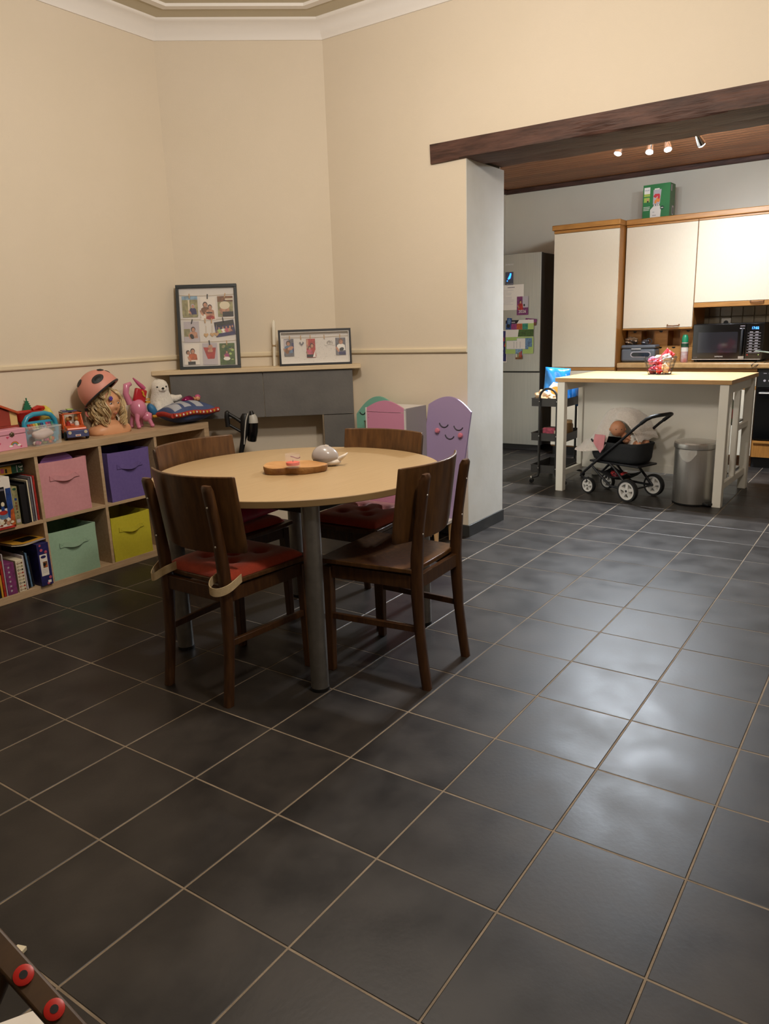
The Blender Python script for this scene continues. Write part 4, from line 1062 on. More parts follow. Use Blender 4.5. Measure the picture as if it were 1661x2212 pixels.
# wide shadow-box frame
f2 = thing('framed_photo_strip', 'wide black box frame with three pegged photos and speckled lining on the mantel', 'picture frame', chim(.888, .178, 1.0965), 0, None, rot=(math.radians(-5), 0, math.radians(CH)))
W, Hh = .474, .232
for x0, x1, z0, z1 in ((-W / 2, W / 2, 0, .014), (-W / 2, W / 2, Hh - .014, Hh), (-W / 2, -W / 2 + .013, .014, Hh - .014), (W / 2 - .013, W / 2, .014, Hh - .014)):
    MB('frame_black').bb(x0, x1, 0, .042, z0, z1).build('frame_side', f2, bevel=.001)
b = MB('white')
for x0, x1, z0, z1 in ((-W / 2 + .013, W / 2 - .013, .014, .018), (-W / 2 + .013, W / 2 - .013, Hh - .018, Hh - .014), (-W / 2 + .013, -W / 2 + .017, .018, Hh - .018), (W / 2 - .017, W / 2 - .013, .018, Hh - .018)): b.bb(x0, x1, .004, .036, z0, z1)
b.build('inner_lip', f2)
MB('mount').bb(-W / 2 + .013, W / 2 - .013, .036, .041, .014, Hh - .014).build('backing', f2)
b = MB('speck')
for k in range(150): b.box((random.uniform(-W / 2 + .022, W / 2 - .022), .0357, random.uniform(.024, Hh - .024)), (random.uniform(.0015, .004), .0006, .0015), RY(random.uniform(0, 180)))
b.build('speckle', f2)
yf = .033
def c1(q): q.rect(-.032, -.055, .0, .052, -.0006, 'p_lgrey'); q.rect(.018, -.055, .032, .03, -.0008, 'p_navy'); figure(q, -.004, 0, .10, -.0012, 'p_lblue'); q.ell(.010, -.004, .02, .012, -.003, 'p_skin', 12, .4); q.ell(-.012, -.02, .014, .02, -.0028, 'p_brown')
def c2(q): q.rect(-.028, .0, -.016, .058, -.0006, 'p_skin'); figure(q, .006, -.008, .09, -.0010, 'p_red'); figure(q, -.01, -.018, .07, -.0028, 'p_pink'); q.rect(-.028, -.058, .014, -.04, -.0046, 'p_black'); q.flat([(.010, -.058), (.028, -.058), (.028, -.01)], -.005, 'white')
def c3(q): figure(q, .002, .002, .105, -.0008, 'white', 'p_brown'); q.ell(.006, -.018, .016, .011, -.003, 'p_black', 12, .3); q.rect(-.012, -.055, .032, -.035, -.003, 'p_navy')
photo(f2, -.172, .120, .064, .112, yf, 'p_grey', c1, 1); photo(f2, -.028, .112, .058, .122, yf, 'p_red', c2, 1); photo(f2, .168, .118, .066, .112, yf, 'p_grey', c3, 1)
b = MB('twine'); b.tube([(-W / 2 + .018 + (W - .036) * i / 8, yf - .001, .186 - .005 * math.sin(PI * i / 8)) for i in range(9)], .0009, 5); b.build('twine', f2)
for x in (-.165, -.092, -.030, .062, .165): peg(f2, x, .183, 'peg_wood', yf - .004, .8, random.uniform(-6, 6))
b = MB('p_grey'); heart(b, 0, 0, .020, -.001, 'mount'); heart(b, 0, -.001, .016, -.0022, 'p_grey'); heart(b, 0, .003, .007, -.0032, 'mount'); o = b.build('heart_tag', f2); o.location = (-.088, yf, .145)
b = MB('mount')
for x, z in ((-.024, -.004), (-.008, .004), (.008, .002), (.023, -.003), (-.014, .012), (.006, .014)): b.ell(x, z, .013, .011, -.0006, 'mount', 12)
for k in range(4): b.tube([(-.024 + .013 * k, -.0018, -.010), (-.020 + .013 * k, -.0018, .002), (-.016 + .013 * k, -.0018, -.008)], .0009, 5)
b.use('p_grey').tube([(-.012, -.002, .012), (-.004, -.002, .018), (.004, -.002, .010), (.012, -.002, .018)], .0009, 5)
o = b.build('word_tag', f2); o.location = (.098, yf, .140)
MB('pane').bb(-W / 2 + .013, W / 2 - .013, .0015, .0030, .014, Hh - .014).build('glazing', f2)

mat('candle_wax', '#e3dccb', 0.5)
cd = thing('taper_candle', 'tall white candle tied with twine standing beside the wide frame', 'candle', chim(.612, .105, 1.0965), CH)
cd.rotation_euler = (math.radians(-6), math.radians(2), math.radians(CH))
MB('candle_wax').lathe([(0, 0), (.009, 0), (.0095, .03), (.011, .14), (.0125, .24), (.0125, .275), (.010, .290), (.003, .298), (0, .299)], n=20).build('stick', cd, smooth=60)
b = MB('twine')
for z in (.128, .132, .136): b.tube([(.0125 * math.cos(t), .0125 * math.sin(t), z) for t in [i * PI / 6 for i in range(12)]], .0014, 5, closed=True)
b.tube([(0, -.013, .132), (-.014, -.016, .120), (-.020, -.016, .100)], .0012, 5).tube([(0, -.013, .132), (.016, -.016, .142), (.022, -.016, .130), (.004, -.014, .130)], .0012, 5).tube([(0, -.013, .132), (-.014, -.016, .146), (-.02, -.016, .16)], .0012, 5); b.build('twine_bow', cd)

# ================================================================== STICK VACUUM in the fireplace recess
mat('vac_grey', '#b9b6ae', 0.4)
vc = thing('stick_vacuum', 'black and grey cordless stick vacuum leaning in front of the fireplace recess', 'vacuum cleaner', chim(.35, .34, 0), CH)
vo = -.35
MB('black').tube([(.305 + vo, 0, .735), (.302 + vo, 0, .800), (.306 + vo, 0, .826), (.314 + vo, 0, .834)], [.016, .016, .016, .010], 14).build('battery_grip', vc, smooth=60)
MB('black').tube([(.312 + vo, 0, .818), (.355 + vo, 0, .790), (.392 + vo, 0, .762)], [.011, .011, .013], 12).tube([(.310 + vo, 0, .748), (.350 + vo, 0, .722), (.385 + vo, 0, .700)], [.009, .009, .010], 12).build('handle', vc, smooth=60)
MB('black').tube([(.420 + vo, 0, .812), (.417 + vo, 0, .79), (.408 + vo, 0, .70), (.398 + vo, 0, .655)], [.020, .030, .028, .018], 18).build('motor_body', vc, smooth=60)
MB('black_gloss').tube([(.468 + vo, -.004, .752), (.462 + vo, -.004, .70), (.450 + vo, -.004, .640), (.449 + vo, -.004, .634)], [.030, .032, .030, .024], 24).build('dust_bin', vc, smooth=60)
MB('vac_grey').tube([(.463 + vo, -.004, .806), (.468 + vo, -.004, .785), (.468 + vo, -.004, .754)], [.020, .028, .031], 24).build('filter_collar', vc, smooth=60)
MB('black').tube([(.458 + vo, -.004, .83), (.463 + vo, -.004, .80)], [.010, .020], 18).build('cap', vc, smooth=60)
MB('vac_grey').tube([(.440 + vo, -.034, .818), (.425 + vo, -.036, .775), (.412 + vo, -.034, .70), (.402 + vo, -.028, .62)], .004, 8).build('trim_line', vc)
MB('black').tube([(.400 + vo, 0, .665), (.384 + vo, 0, .60), (.372 + vo, 0, .55), (.345 + vo, 0, .06)], [.019, .017, .015, .014], 14).build('wand', vc, smooth=60)
MB('black').box((.335 + vo, -.02, .030), (.25, .09, .055)).build('floor_head', vc, bevel=.012)

# ================================================================== TOY CUPBOARDS by the pillar
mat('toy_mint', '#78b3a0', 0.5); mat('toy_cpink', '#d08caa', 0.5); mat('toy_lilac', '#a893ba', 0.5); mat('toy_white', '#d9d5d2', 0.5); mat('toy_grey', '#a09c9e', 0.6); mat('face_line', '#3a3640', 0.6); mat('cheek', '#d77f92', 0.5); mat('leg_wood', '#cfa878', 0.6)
def archpanel(w, h, rise, n=18):
    return [(-w / 2, 0), (w / 2, 0)] + [(w / 2 - w * i / n, h - rise + rise * (math.sin(PI * (.12 + .76 * i / n)) - .368) / .632) for i in range(n + 1)]
def leg4(t, xs, ys, h):
    for x in xs:
        for y_ in ys: MB('leg_wood').lathe([(0, 0), (.011, 0), (.017, h), (0, h)], (x, y_, 0), 14).build('leg', t, smooth=50)
pk_ = thing('toy_cupboard', 'pink arched toy cupboard with white sides standing by the wall', 'toy furniture', (-1.283, 2.45, 0))
MB('toy_white').bb(-.148, -.138, 0, .24, .10, .845).build('side_panel', pk_, bevel=.001); MB('toy_white').bb(.138, .148, 0.0, .008, .10, .845).build('front_edge', pk_)
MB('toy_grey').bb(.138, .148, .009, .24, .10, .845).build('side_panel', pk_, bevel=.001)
MB('toy_white').bb(-.137, .137, .012, .24, .10, .12).build('bottom_board', pk_); MB('toy_white').bb(-.137, .137, .012, .24, .825, .845).build('top_board', pk_)
MB('toy_cpink').bb(-.137, .137, 0, .010, .12, .818).build('door', pk_, bevel=.001)
b = MB('toy_cpink'); b.prism([(x, z) for x, z in [(-.137, .821), (.137, .821)] + [(.137 - .274 * i / 16, .845 + .046 * math.sin(PI * i / 16)) for i in range(17)]], 0, .010, 'y'); b.build('arched_top', pk_)
b = MB('vent_dark')
for x, z in ((-.124, .80), (-.124, .785), (.142, .838), (.1485, .838)): b.ball((x, -.0005, z), (.002, .001, .002), 8, 6)
b.build('screw', pk_); leg4(pk_, (-.12, .12), (.03, .21), .10)
mt = thing('toy_cupboard', 'mint green arched toy panel with sleeping eye, behind the pink toy cupboard', 'toy furniture', (-1.510, 2.705, 0))
outer = archpanel(.36, .888, .12)
outer = outer[:1] + [(-.0505, 0), (-.0505, .50), (-.11, .50), (-.125, .722), (-.09, .735), (.0, .74), (.0, .50), (-.0495, .50), (-.0495, 0)] + outer[1:]
o = MB('toy_mint').prism(outer, 0, .012, 'y').build('panel', mt)
MB('black').tube(arc(-.128, .790, .024, 200, 340, 10, -.002), .0028, 6).build('eye', mt); MB('black').tube(arc(.06, .790, .024, 200, 340, 10, -.002), .0028, 6).build('eye', mt)
MB('toy_white').bb(-.16, .16, .013, .07, .06, .08).build('shelf_board', mt); leg4(mt, (-.13, .13), (.02, .055), .06)
pu = thing('toy_bench', 'lilac arched toy bench back with sleeping face and pink knob cheeks against the wall', 'toy furniture', (-1.060, 2.690, 0))
tilt = RY(7.5)
P = archpanel(.30, .905, .070)
b = MB('toy_lilac'); b.T = tilt.to_4x4(); b.prism([(x - .018, z) for x, z in P if 1], 0, .016, 'y'); b.v = [(x, y_, max(z, .135)) for x, y_, z in b.v]; b.build('panel', pu, bevel=.001)
def rot2(x, z): v = tilt @ Vector((x, 0, z)); return v.x, v.z
for (x, z, r) in ((-.045, .745, .033), (.058, .745, .033), (.004, .680, .033)):
    MB('face_line').tube([(rot2(p[0], p[2])[0], -.0015, rot2(p[0], p[2])[1]) for p in arc(x, z, r, 200, 340, 10)], .0032, 6).build('mouth' if z < .66 else 'eye', pu)
for x in (-.082, .082):
    X_, Z_ = rot2(x, .685); MB('cheek').lathe([(0, .022), (.012, .020), (.017, .010), (.014, 0), (0, 0)], n=8).build('knob', pu, smooth=20).location = (X_, 0, Z_); 
for o in pu.children:
    if o.name.startswith('knob'): o.rotation_euler = (PI / 2, 0, 0)
MB('toy_white').bb(-.07, .12, -.215, -.001, .115, .135).build('seat_board', pu, bevel=.002)
leg4(pu, (-.05, .100), (-.195, -.02), .115)

# ================================================================== wooden rail with red caps, near corner
mat('rail_wood', '#4a3216', 0.5, var='#3a2510', scale=8, stretch=(6, 1, 6)); mat('cap_red', '#b3211a', 0.35); mat('teal_paper', '#2c7c6c', 0.7)
rl = thing('folding_wooden_chair', 'wooden folding high chair frame with red round screw caps at the edge of the floor', 'high chair', (.10, -.92, 0))
# ================================================================== KITCHEN
# fridge
fg = thing('fridge', 'tall stainless steel fridge freezer beside the tall kitchen cupboard', 'fridge', (-2.12, 6.05, 0))
mat('fridge_side', '#56534e', 0.5, metal=0.3); mat('fridge_dark', '#2d2b2a', 0.5)
MB('fridge_side').bb(-.30, .29, .062, .48, .05, 2.0).build('body', fg, bevel=.004)
def door_curve(z0, z1):
    b = MB('fridge_steel')
    b.slab(lambda u, v: (u * .30 - .005, .012 - .012 * (1 - u * u), (z0 + z1) / 2 + v * (z1 - z0) / 2), 16, 2, lambda u, v: (0, .06 - (.012 - .012 * (1 - u * u)), 0)); return b
d1 = door_curve(.830, 2.005).build('door', fg, bevel=.004); d2 = door_curve(.06, .818).build('door', fg, bevel=.004)
MB('fridge_dark').bb(-.29, .28, .03, .06, .003, .056).build('plinth', fg)
MB('fridge_side').bb(.288, .296, .02, .07, .06, 2.0).build('side_trim', fg)
mat('logo_silver', '#e8e8e8', 0.3, metal=0.4); mat('display_off', '#4a4a52', 0.25); mat('led_blue', '#2f7bff', 0.4, emit='#1f70ff', estr=5.0)
text('logo', 'SAMSUNG', .020, 'logo_silver', d1, (-.045, -.001, 1.905))
ds = MB('display_off').bb(-.091, -.002, -.0035, .002, 1.690, 1.832).build('display', d1, bevel=.001)
b = MB('led_blue'); b.tube([(-.030, -.004, 1.818), (-.034, -.004, 1.80), (-.044, -.004, 1.775), (-.058, -.004, 1.762)], [.008, .009, .012, .006], 8).ball((-.068, -.004, 1.745), (.006, .002, .006), 8, 6).build('led_symbol', ds)
b = MB('p_lgrey')
for x in (-.075, -.055, -.035, -.018):
    for z in (1.700, 1.712): b.rect(x, z, x + .012, z + .004, -.0037)
b.build('icon_row', ds)
GF = 'papers and magnets on the fridge'
yd = 6.05
def fitem(name, label, cat, x0, z0, x1, z1, draw, m, lay=0, a=0):
    cx, cz = (x0 + x1) / 2, (z0 + z1) / 2; w, h = x1 - x0, z1 - z0
    u = (cx + 2.125) / .30; yy = yd + .012 * u * u - .0012 - .0014 * lay
    o = MB(m).bb(-w / 2, w / 2, -.0006, 0, -h / 2, h / 2).build(name)
    tag(o, label, cat, GF, loc=(cx, yy - .002, cz)); o.rotation_euler = (0, math.radians(a), 0)
    q = MB('p_grey'); draw(q, w, h)
    if q.v: q.build('print', o, smooth=0)
    return o
def dlist(q, w, h):
    q.rect(-.04, h / 2 - .030, .04, h / 2 - .024, -.0012, 'p_grey')
    for k in range(11):
        z = h / 2 - .055 - k * .014; x = -w / 2 + .015 + (.05 if k in (6, 7, 8) else 0); q.rect(x, z, x + random.uniform(.05, .16), z + .003, -.0012, 'p_lgrey')
fitem('paper_sheet', 'white typed paper sheet under the blue display on the fridge', 'paper', -2.285, 1.455, -2.003, 1.705, dlist, 'p_white')
def dcard(q, w, h):
    q.rect(-w / 2, -h / 2, w / 2, -h * .1, -.0010, 'p_mauve').rect(0, -h * .1, w / 2, h / 2, -.0010, 'p_lgrey'); figure(q, -.022, .01, .10, -.0014, 'p_red'); q.ell(.02, .005, .009, .012, -.003, 'p_black')
cd_ = fitem('photo_magnet', 'photo calendar magnet marked 2026 on the fridge', 'magnet', -2.078, 1.401, -1.953, 1.585, dcard, 'p_mauve', 2)
text('year', '2026', .042, 'p_white', cd_, (0, -.0045, -.058))
def dcal(q, w, h):
    T_ = h / 2
    q.flat([(-w / 2, T_ - .035), (-.03, T_ - .035), (-.005, T_), (-w / 2, T_)], -.0010, 'p_dark').rect(-.10, T_ - .026, -.05, T_ - .016, -.0016, 'p_lgrey')
    for k, m_ in enumerate(('p_lblue', 'p_magenta', 'p_orange', 'p_teal', 'p_lime')): q.rect(-w / 2 + k * w / 5, T_ - .095, -w / 2 + (k + 1) * w / 5, T_ - .036, -.0010, m_)
    q.flat([(-.018, T_ - .168), (w / 2, T_ - .168), (w / 2, T_ - .096), (-.008, T_ - .096)], -.0010, 'p_grass').rect(-w / 2, T_ - h, w / 2, T_ - .170, -.0010, 'p_lime')
    q.flat([(-w / 2 + .01, T_ - .295), (w / 2 - .055, T_ - .295), (w / 2 - .055, T_ - .272), (w / 2 - .015, T_ - .272), (w / 2 - .015, T_ - .182), (-.03, T_ - .182), (-.03, T_ - .205), (-w / 2 + .01, T_ - .205)], -.0014, 'p_lblue')
    q.flat([(-w / 2 + .013, T_ - .292), (w / 2 - .09, T_ - .292), (w / 2 - .09, T_ - .185), (-.027, T_ - .185), (-.027, T_ - .208), (-w / 2 + .013, T_ - .208)], -.0018, 'p_white')
    for k in range(5):
        for x in (-.065, -.035, .005): q.rect(x, T_ - .225 - k * .014, x + .010, T_ - .221 - k * .014, -.0024, 'p_grey')
fitem('wall_calendar', 'colourful waste collection calendar with green blocks on the fridge', 'calendar', -2.203, 1.012, -1.890, 1.352, dcal, 'p_white', 1)
def dm1(q, w, h): q.flat([(-w / 2, -h / 2), (w / 2, -h / 2), (w / 2, -.005), (.02, .005), (-.01, -.008), (-w / 2, 0)], -.0010, 'p_brown').ell(-.025, .01, .015, .012, -.0014, 'p_cream')
fitem('picture_magnet', 'sunset city picture magnet at the top right of the green calendar', 'magnet', -1.985, 1.298, -1.860, 1.362, dm1, 'p_mauve', 3, 7)
def dm3(q, w, h):
    q.rect(-w / 2, -h / 2, w / 2, -.01, -.0010, 'p_brown')
    for k in range(4): q.rect(-w / 2 + .004 + k * .018, -h / 2 + .02, -w / 2 + .018 + k * .018, .002 + .010 * k, -.0014, ('p_cream', 'p_olive', 'p_orange', 'p_red')[k])
fitem('picture_magnet', 'city houses picture magnet at the bottom of the green calendar', 'magnet', -2.088, .955, -2.009, 1.057, dm3, 'p_sky', 3)
def dm2(q, w, h): q.ell(0, .02, .018, .030, -.0010, 'p_lblue').ell(-.004, -.025, .02, .02, -.0010, 'p_dark')
fitem('picture_magnet', 'blue figure magnet at the top left of the green calendar', 'magnet', -2.190, 1.265, -2.138, 1.375, dm2, 'p_blue', 3, 6)
def dps(q, w, h):
    q.rect(-w / 2 + .008, -h / 2 + .010, w / 2 - .008, h / 2 - .008, -.0010, 'p_navy')
    for k in range(12): q.ell(random.uniform(-.04, .05), random.uniform(.0, .13), .010, .012, -.0014 - .00003 * k, random.choice(['p_red', 'p_red', 'p_mauve']), 8)
    for z in (-.04, -.085, -.13): q.rect(-.06, z, .025, z + .028, -.0014, 'p_lgrey')
fitem('poster_sheet', 'navy card with red fruits and white boxes at the left fridge edge', 'paper', -2.320, .925, -2.185, 1.255, dps, 'p_white', 0, 2)

# tall cupboard
tc = thing('tall_cabinet', 'tall cream fronted kitchen cupboard with oak sides next to the fridge', 'cabinet', (-1.312, 5.90, 0))
MB('oak').bb(-.315, .315, .022, .64, .09, 2.165).build('carcass', tc)
for z0, z1, nm in ((.885, 2.135, 'door'), (.105, .850, 'door')): MB('cream_door').bb(-.313, .313, 0, .021, z0, z1).build(nm, tc, bevel=.002)
MB('oak_h').bb(-.316, .316, -.003, .021, .853, .882).build('rail', tc, bevel=.002); MB('oak_h').bb(-.316, .316, -.003, .021, 2.138, 2.163).build('rail', tc, bevel=.002)
MB('oak_h').bb(-.330, .325, -.025, .64, 2.166, 2.212).build('cornice', tc, bevel=.006)
MB('p_dark').bb(-.31, .31, .06, .6, 0, .09).build('plinth', tc)
# wall cupboards
YC = 6.06
def wall_cab(x0, x1, z0, label, hx):
    c = thing('wall_cabinet', label, 'cabinet', ((x0 + x1) / 2, YC, z0))
    w = (x1 - x0) / 2; hgt = 2.165 - z0
    MB('oak').bb(-w, w, .022, KY - YC - .02, 0, hgt).build('carcass', c)
    d = MB('cream_door').bb(-w + .003, w - .003, 0, .021, .044 if z0 > 1.3 else .016, hgt - .02).build('door', c, bevel=.002)
    if z0 > 1.3: MB('oak_h').bb(-w, w, -.004, .021, .0, .041).build('rail', c, bevel=.003)
    else: MB('oak_h').bb(-w, w, -.002, .021, 0, .013).build('rail', c, bevel=.002)
    MB('oak_h').bb(-w, w, -.002, .021, hgt - .018, hgt).build('rail', c, bevel=.002)
    MB('p_brown').tube([(hx - .052, -.004, .040), (hx - .050, -.022, .030), (hx, -.026, .028), (hx + .050, -.022, .030), (hx + .052, -.004, .040)], .006, 8).build('handle', d, smooth=60)
    return c
wall_cab(-.985, -.352, 1.222, 'cream wall cupboard under the green blender carton, above the spice drawers', .15)
wall_cab(-.350, .330, 1.405, 'brightly lit cream wall cupboard above the microwave', .18)
wall_cab(.332, .930, 1.405, 'cream wall cupboard beyond the microwave, right end of the row', .18)
cn = MB('oak_h').bb(-.985, .93, 6.035, KY - .02, 2.1655, 2.212).build('cornice_board', bevel=.006)
tag(cn, 'oak cornice board running along the top of the wall cupboards', 'cornice')
# base cupboards, worktop, oven
for k, (x0, x1) in enumerate(((-.985, -.36), (-.36, .235))):
    c = thing('base_cabinet', ['cream base cupboard under the bread bin', 'cream base cupboard under the microwave'][k], 'cabinet', ((x0 + x1) / 2, 5.95, 0)); w = (x1 - x0) / 2
    MB('oak').bb(-w, w, .022, .57, .09, .872).build('carcass', c); MB('cream_door').bb(-w + .002, w - .002, 0, .021, .105, .69).build('door', c, bevel=.002); MB('cream_door').bb(-w + .002, w - .002, 0, .021, .72, .84).build('drawer', c, bevel=.002)
    MB('oak_h').bb(-w, w, -.003, .021, .844, .871).build('rail', c); MB('oak_h').bb(-w, w, -.003, .021, .692, .718).build('rail', c); MB('p_brown').bb(-w, w, .05, .55, 0, .09).build('plinth', c)
tag(MB('worktop').bb(-.985, .95, 5.915, KY - .02, .8725, .9225).build('worktop', bevel=.012, seg=3), 'speckled brown rounded kitchen worktop along the back wall', 'worktop')
ov = thing('oven', 'black built-in oven under the right end of the worktop', 'oven', (.54, 5.94, 0))
MB('charcoal').bb(-.30, .30, .022, .56, .25, .8715).build('body', ov)
MB('black_gloss').bb(-.298, .298, 0, .021, .26, .705).build('door', ov, bevel=.002); MB('black').bb(-.298, .298, 0, .021, .712, .868).build('control_panel', ov, bevel=.002)
b = MB('p_lgrey')
for x in (-.24, -.2, -.16): b.rect(x - .012, .83, x + .012, .834, -.0006); b.ell(x, .77, .010, .010, -.0006, None, 12)
b.build('control_marks', ov); MB('stainless').tube([(-.27, -.001, .665), (-.27, -.035, .665), (.27, -.035, .665), (.27, -.001, .665)], .008, 10).build('handle', ov)
MB('oak').bb(-.30, .30, 0, .3, .10, .245).build('drawer', ov); MB('oak_h').bb(-.29, .29, -.012, -.001, .225, .24).build('drawer_rail', ov); MB('p_dark').bb(-.3, .3, .05, .3, 0, .098).build('plinth', ov)

# spice drawer rack
ZW = .923
sr = thing('spice_drawer_rack', 'rack of small oak spice drawers with half-moon grips under the wall cupboard', 'drawer rack', (-.667, 6.215, ZW))
W_ = .308; MB('oak').bb(-W_, W_, .20, .21, 0, .295).build('back', sr)
cw = 2 * W_ / 5
for k in range(6): MB('oak').bb(-W_ + k * cw - .004, -W_ + k * cw + .004, 0, .199, 0, .295).build('upright', sr)
for k in range(3):
    for q in range(5): MB('oak_h').bb(-W_ + q * cw + .0042, -W_ + (q + 1) * cw - .0042, .0, .199, (0, .135, .287)[k], (.008, .143, .295)[k]).build('shelf', sr)
mat('oak_light', '#c08a48', 0.5, var='#ad7838', scale=9, stretch=(1, 9, 9))
for q in range(5):
    for r in range(2):
        if r == 1 and q in (1, 3): continue
        cx = -W_ + (q + .5) * cw; z0 = .0095 + r * .1345; h = .124 if r == 0 else .142 - .002
        w = cw / 2 - .0055
        pts = [(cx - w, z0), (cx + w, z0), (cx + w, z0 + h)] + [(cx + .018 * math.cos(PI * i / 8), z0 + h - .016 * math.sin(PI * i / 8)) for i in range(9)] + [(cx - w, z0 + h)]
        d = MB('oak_light').prism(pts, .004, .014, 'y').build('drawer', sr)
        MB('p_dark').prism([(cx + .018 * math.cos(PI * i / 8), z0 + h - .016 * math.sin(PI * i / 8)) for i in range(9)], .0145, .016, 'y').build('grip_hole', d)
        b = MB('oak')
        for sx in (-1, 1):
            for i in range(5): b.bb(cx + sx * w - .006 if sx > 0 else cx - w, cx + w if sx > 0 else cx - w + .006, .0030, .0040, z0 + .012 + i * .022, z0 + .022 + i * .022)
        b.build('dovetail', d)
# bread bin
mat('enamel_grey', '#63686f', 0.4)
bb_ = thing('bread_bin', 'dark grey metal bread bin with oval window on the worktop', 'bread bin', (-.822, 6.03, ZW))
MB('enamel_grey').bb(-.160, .160, 0, .165, .004, .125).build('body', bb_, bevel=.02, seg=3); MB('enamel_grey').bb(-.161, .161, -.001, .166, .127, .160).build('lid', bb_, bevel=.014, seg=3)
b = MB('p_lgrey'); pts = [(-.07 + .026 * math.cos(t), .072 + .026 * math.sin(t)) for t in [PI / 2 + i * PI / 8 for i in range(9)]] + [(.07 + .026 * math.cos(t), .072 + .026 * math.sin(t)) for t in [-PI / 2 + i * PI / 8 for i in range(9)]]
b.prism([(x + .028, z) for x, z in pts], -.005, .001, 'y').build('window_ring', bb_); MB('black_gloss').prism([(x * .9 + .028, .072 + (z - .072) * .76) for x, z in pts], -.0065, .0, 'y').build('window', bb_)
MB('logo_silver').bb(-.06, .03, -.010, .0, .120, .128).build('clasp', bb_, bevel=.001)
mat('foil', '#2f2622', 0.25, metal=0.5, var='#a9896a', scale=22, bump=0.6, bscale=60)
def crumple(name, label, cat, m, loc, r, seed, rz=0, sub=None, group=None):
    rn = random.Random(seed); ph = [rn.uniform(0, 6.28) for _ in range(9)]
    def fn(p, q):
        k = 1 + .14 * math.sin(5 * p.x + ph[0] + 3 * p.z) * math.sin(4 * p.y + ph[1]) + .10 * math.sin(9 * p.z + ph[2] + 4 * p.x) + .07 * math.sin(13 * p.y + ph[3] + 6 * p.z)
        return q * k
    o = MB(m).ball((0, 0, r[2] * .95), r, 26, 18, fn).build(name, smooth=30)
    zmin = min(v.co.z for v in o.data.vertices); 
    for v in o.data.vertices: v.co.z -= zmin
    return tag(o, label, cat, group, loc=loc, rz=rz)
crumple('snack_bag', 'crumpled brown and gold snack bag lying on the bread bin', 'bag', 'foil', (-.912, 6.11, ZW + .160), (.060, .045, .036), 2)
mat('foil_silver', '#77777c', 0.25, metal=0.8, bump=0.5, bscale=70)
crumple('foil_pack', 'small silver and black foil pack on the bread bin', 'bag', 'foil_silver', (-.775, 6.10, ZW + .160), (.036, .03, .022), 5)
tag(MB('charcoal').tube([(.026 * math.cos(t), 0, .030 + .026 * math.sin(t)) for t in [i * PI / 10 for i in range(20)]], .004, 8, closed=True).build('rubber_ring'), 'black rubber ring standing on the bread bin', 'ring', loc=(-.742, 6.09, ZW + .160), rz=20)
# spray can
mat('can_red', '#b8584a', 0.35, var='#cfc4c4', scale=18); mat('can_green', '#1f8a60', 0.4)
sc = thing('spray_can', 'aerosol can with green cap standing beside the microwave', 'spray can', (-.405, 6.06, ZW))
MB('can_red').lathe([(0, 0), (.030, 0), (.032, .004), (.032, .165), (.026, .178), (0, .178)], n=24).build('body', sc, smooth=50); MB('can_green').lathe([(0, .178), (.028, .178), (.029, .215), (.022, .236), (.016, .246), (0, .247)], n=24).build('cap', sc, smooth=50)
MB('p_green').lathe([(.0322, .135), (.0322, .170)], n=24).build('label_band', sc); MB('p_white').lathe([(.0323, .095), (.0323, .130)], n=24).build('label_band', sc)
# microwave
mw = thing('microwave_oven', 'black microwave oven with blue clock on the worktop', 'microwave', (-.047, 6.06, ZW))
MB('black').bb(-.293, .293, .02, .40, .016, .335).build('body', mw, bevel=.004); b = MB('black')
for x in (-.26, .26):
    for y_ in (.04, .37): b.cyl((x, y_, 0), (x, y_, .017), .015, n=12)
b.build('feet', mw)
d = MB('black_gloss').bb(-.292, .148, 0, .019, .020, .332).build('door', mw, bevel=.003)
mat('mw_window', '#26262c', 0.08, spec=0.7); MB('mw_window').bb(-.245, .085, -.0012, .0, .082, .262).build('window', d)
MB('charcoal').tube([(.122, -.002, .285), (.122, -.026, .270), (.122, -.026, .075), (.122, -.002, .060)], .010, 10).build('handle', d, smooth=60)
MB('stainless').bb(-.292, .148, -.004, .0, .020, .026).build('chrome_strip', d); MB('stainless').bb(.100, .146, -.006, .0, .030, .050).build('chrome_strip', d)
text('logo', 'SAMSUNG', .015, 'logo_silver', d, (-.062, -.0012, .048)); MB('p_grey').rect(-.28, .040, -.245, .044, -.0006).build('model_mark', d); MB('p_lgrey').rect(.100, .308, .138, .313, -.0006).rect(.098, .286, .135, .294, -.0006).build('door_mark', d)
cp_ = MB('black_gloss').bb(.151, .292, 0, .019, .020, .332).build('control_panel', mw, bevel=.003); MB('stainless').bb(.151, .280, -.004, .0, .020, .026).build('chrome_strip', cp_)
mat('clock_blue', '#5aa0ff', 0.4, emit='#3a86ff', estr=6.0); text('clock', '17:02', .030, 'clock_blue', cp_, (.222, -.0015, .290), sx=.9)
b = MB('p_lgrey')
for r in range(8):
    z = .255 - r * .024; b.rect(.165, z - .008, .270, z - .0055, -.0006)
    for x in (.180, .225): b.rect(x, z, x + .026, z + .006, -.0006)
b.use('p_red').ell(.172, .062, .006, .006, -.0008).use('p_lime').ell(.262, .062, .005, .005, -.0008); b.build('button_marks', cp_)
# socket
sk = thing('wall_socket', 'white round wall socket on the tiled splashback above the microwave', 'socket', (-.155, KY - .0195, 1.262))
MB('white').bb(-.042, .042, -.010, 0, -.042, .042).build('plate', sk, bevel=.004); o = MB('p_dark').lathe([(0, 0), (.021, 0), (.021, .003), (0, .003)], n=24).build('socket_well', sk); o.location = (0, -.0100, 0); o.rotation_euler = (PI / 2, 0, 0)
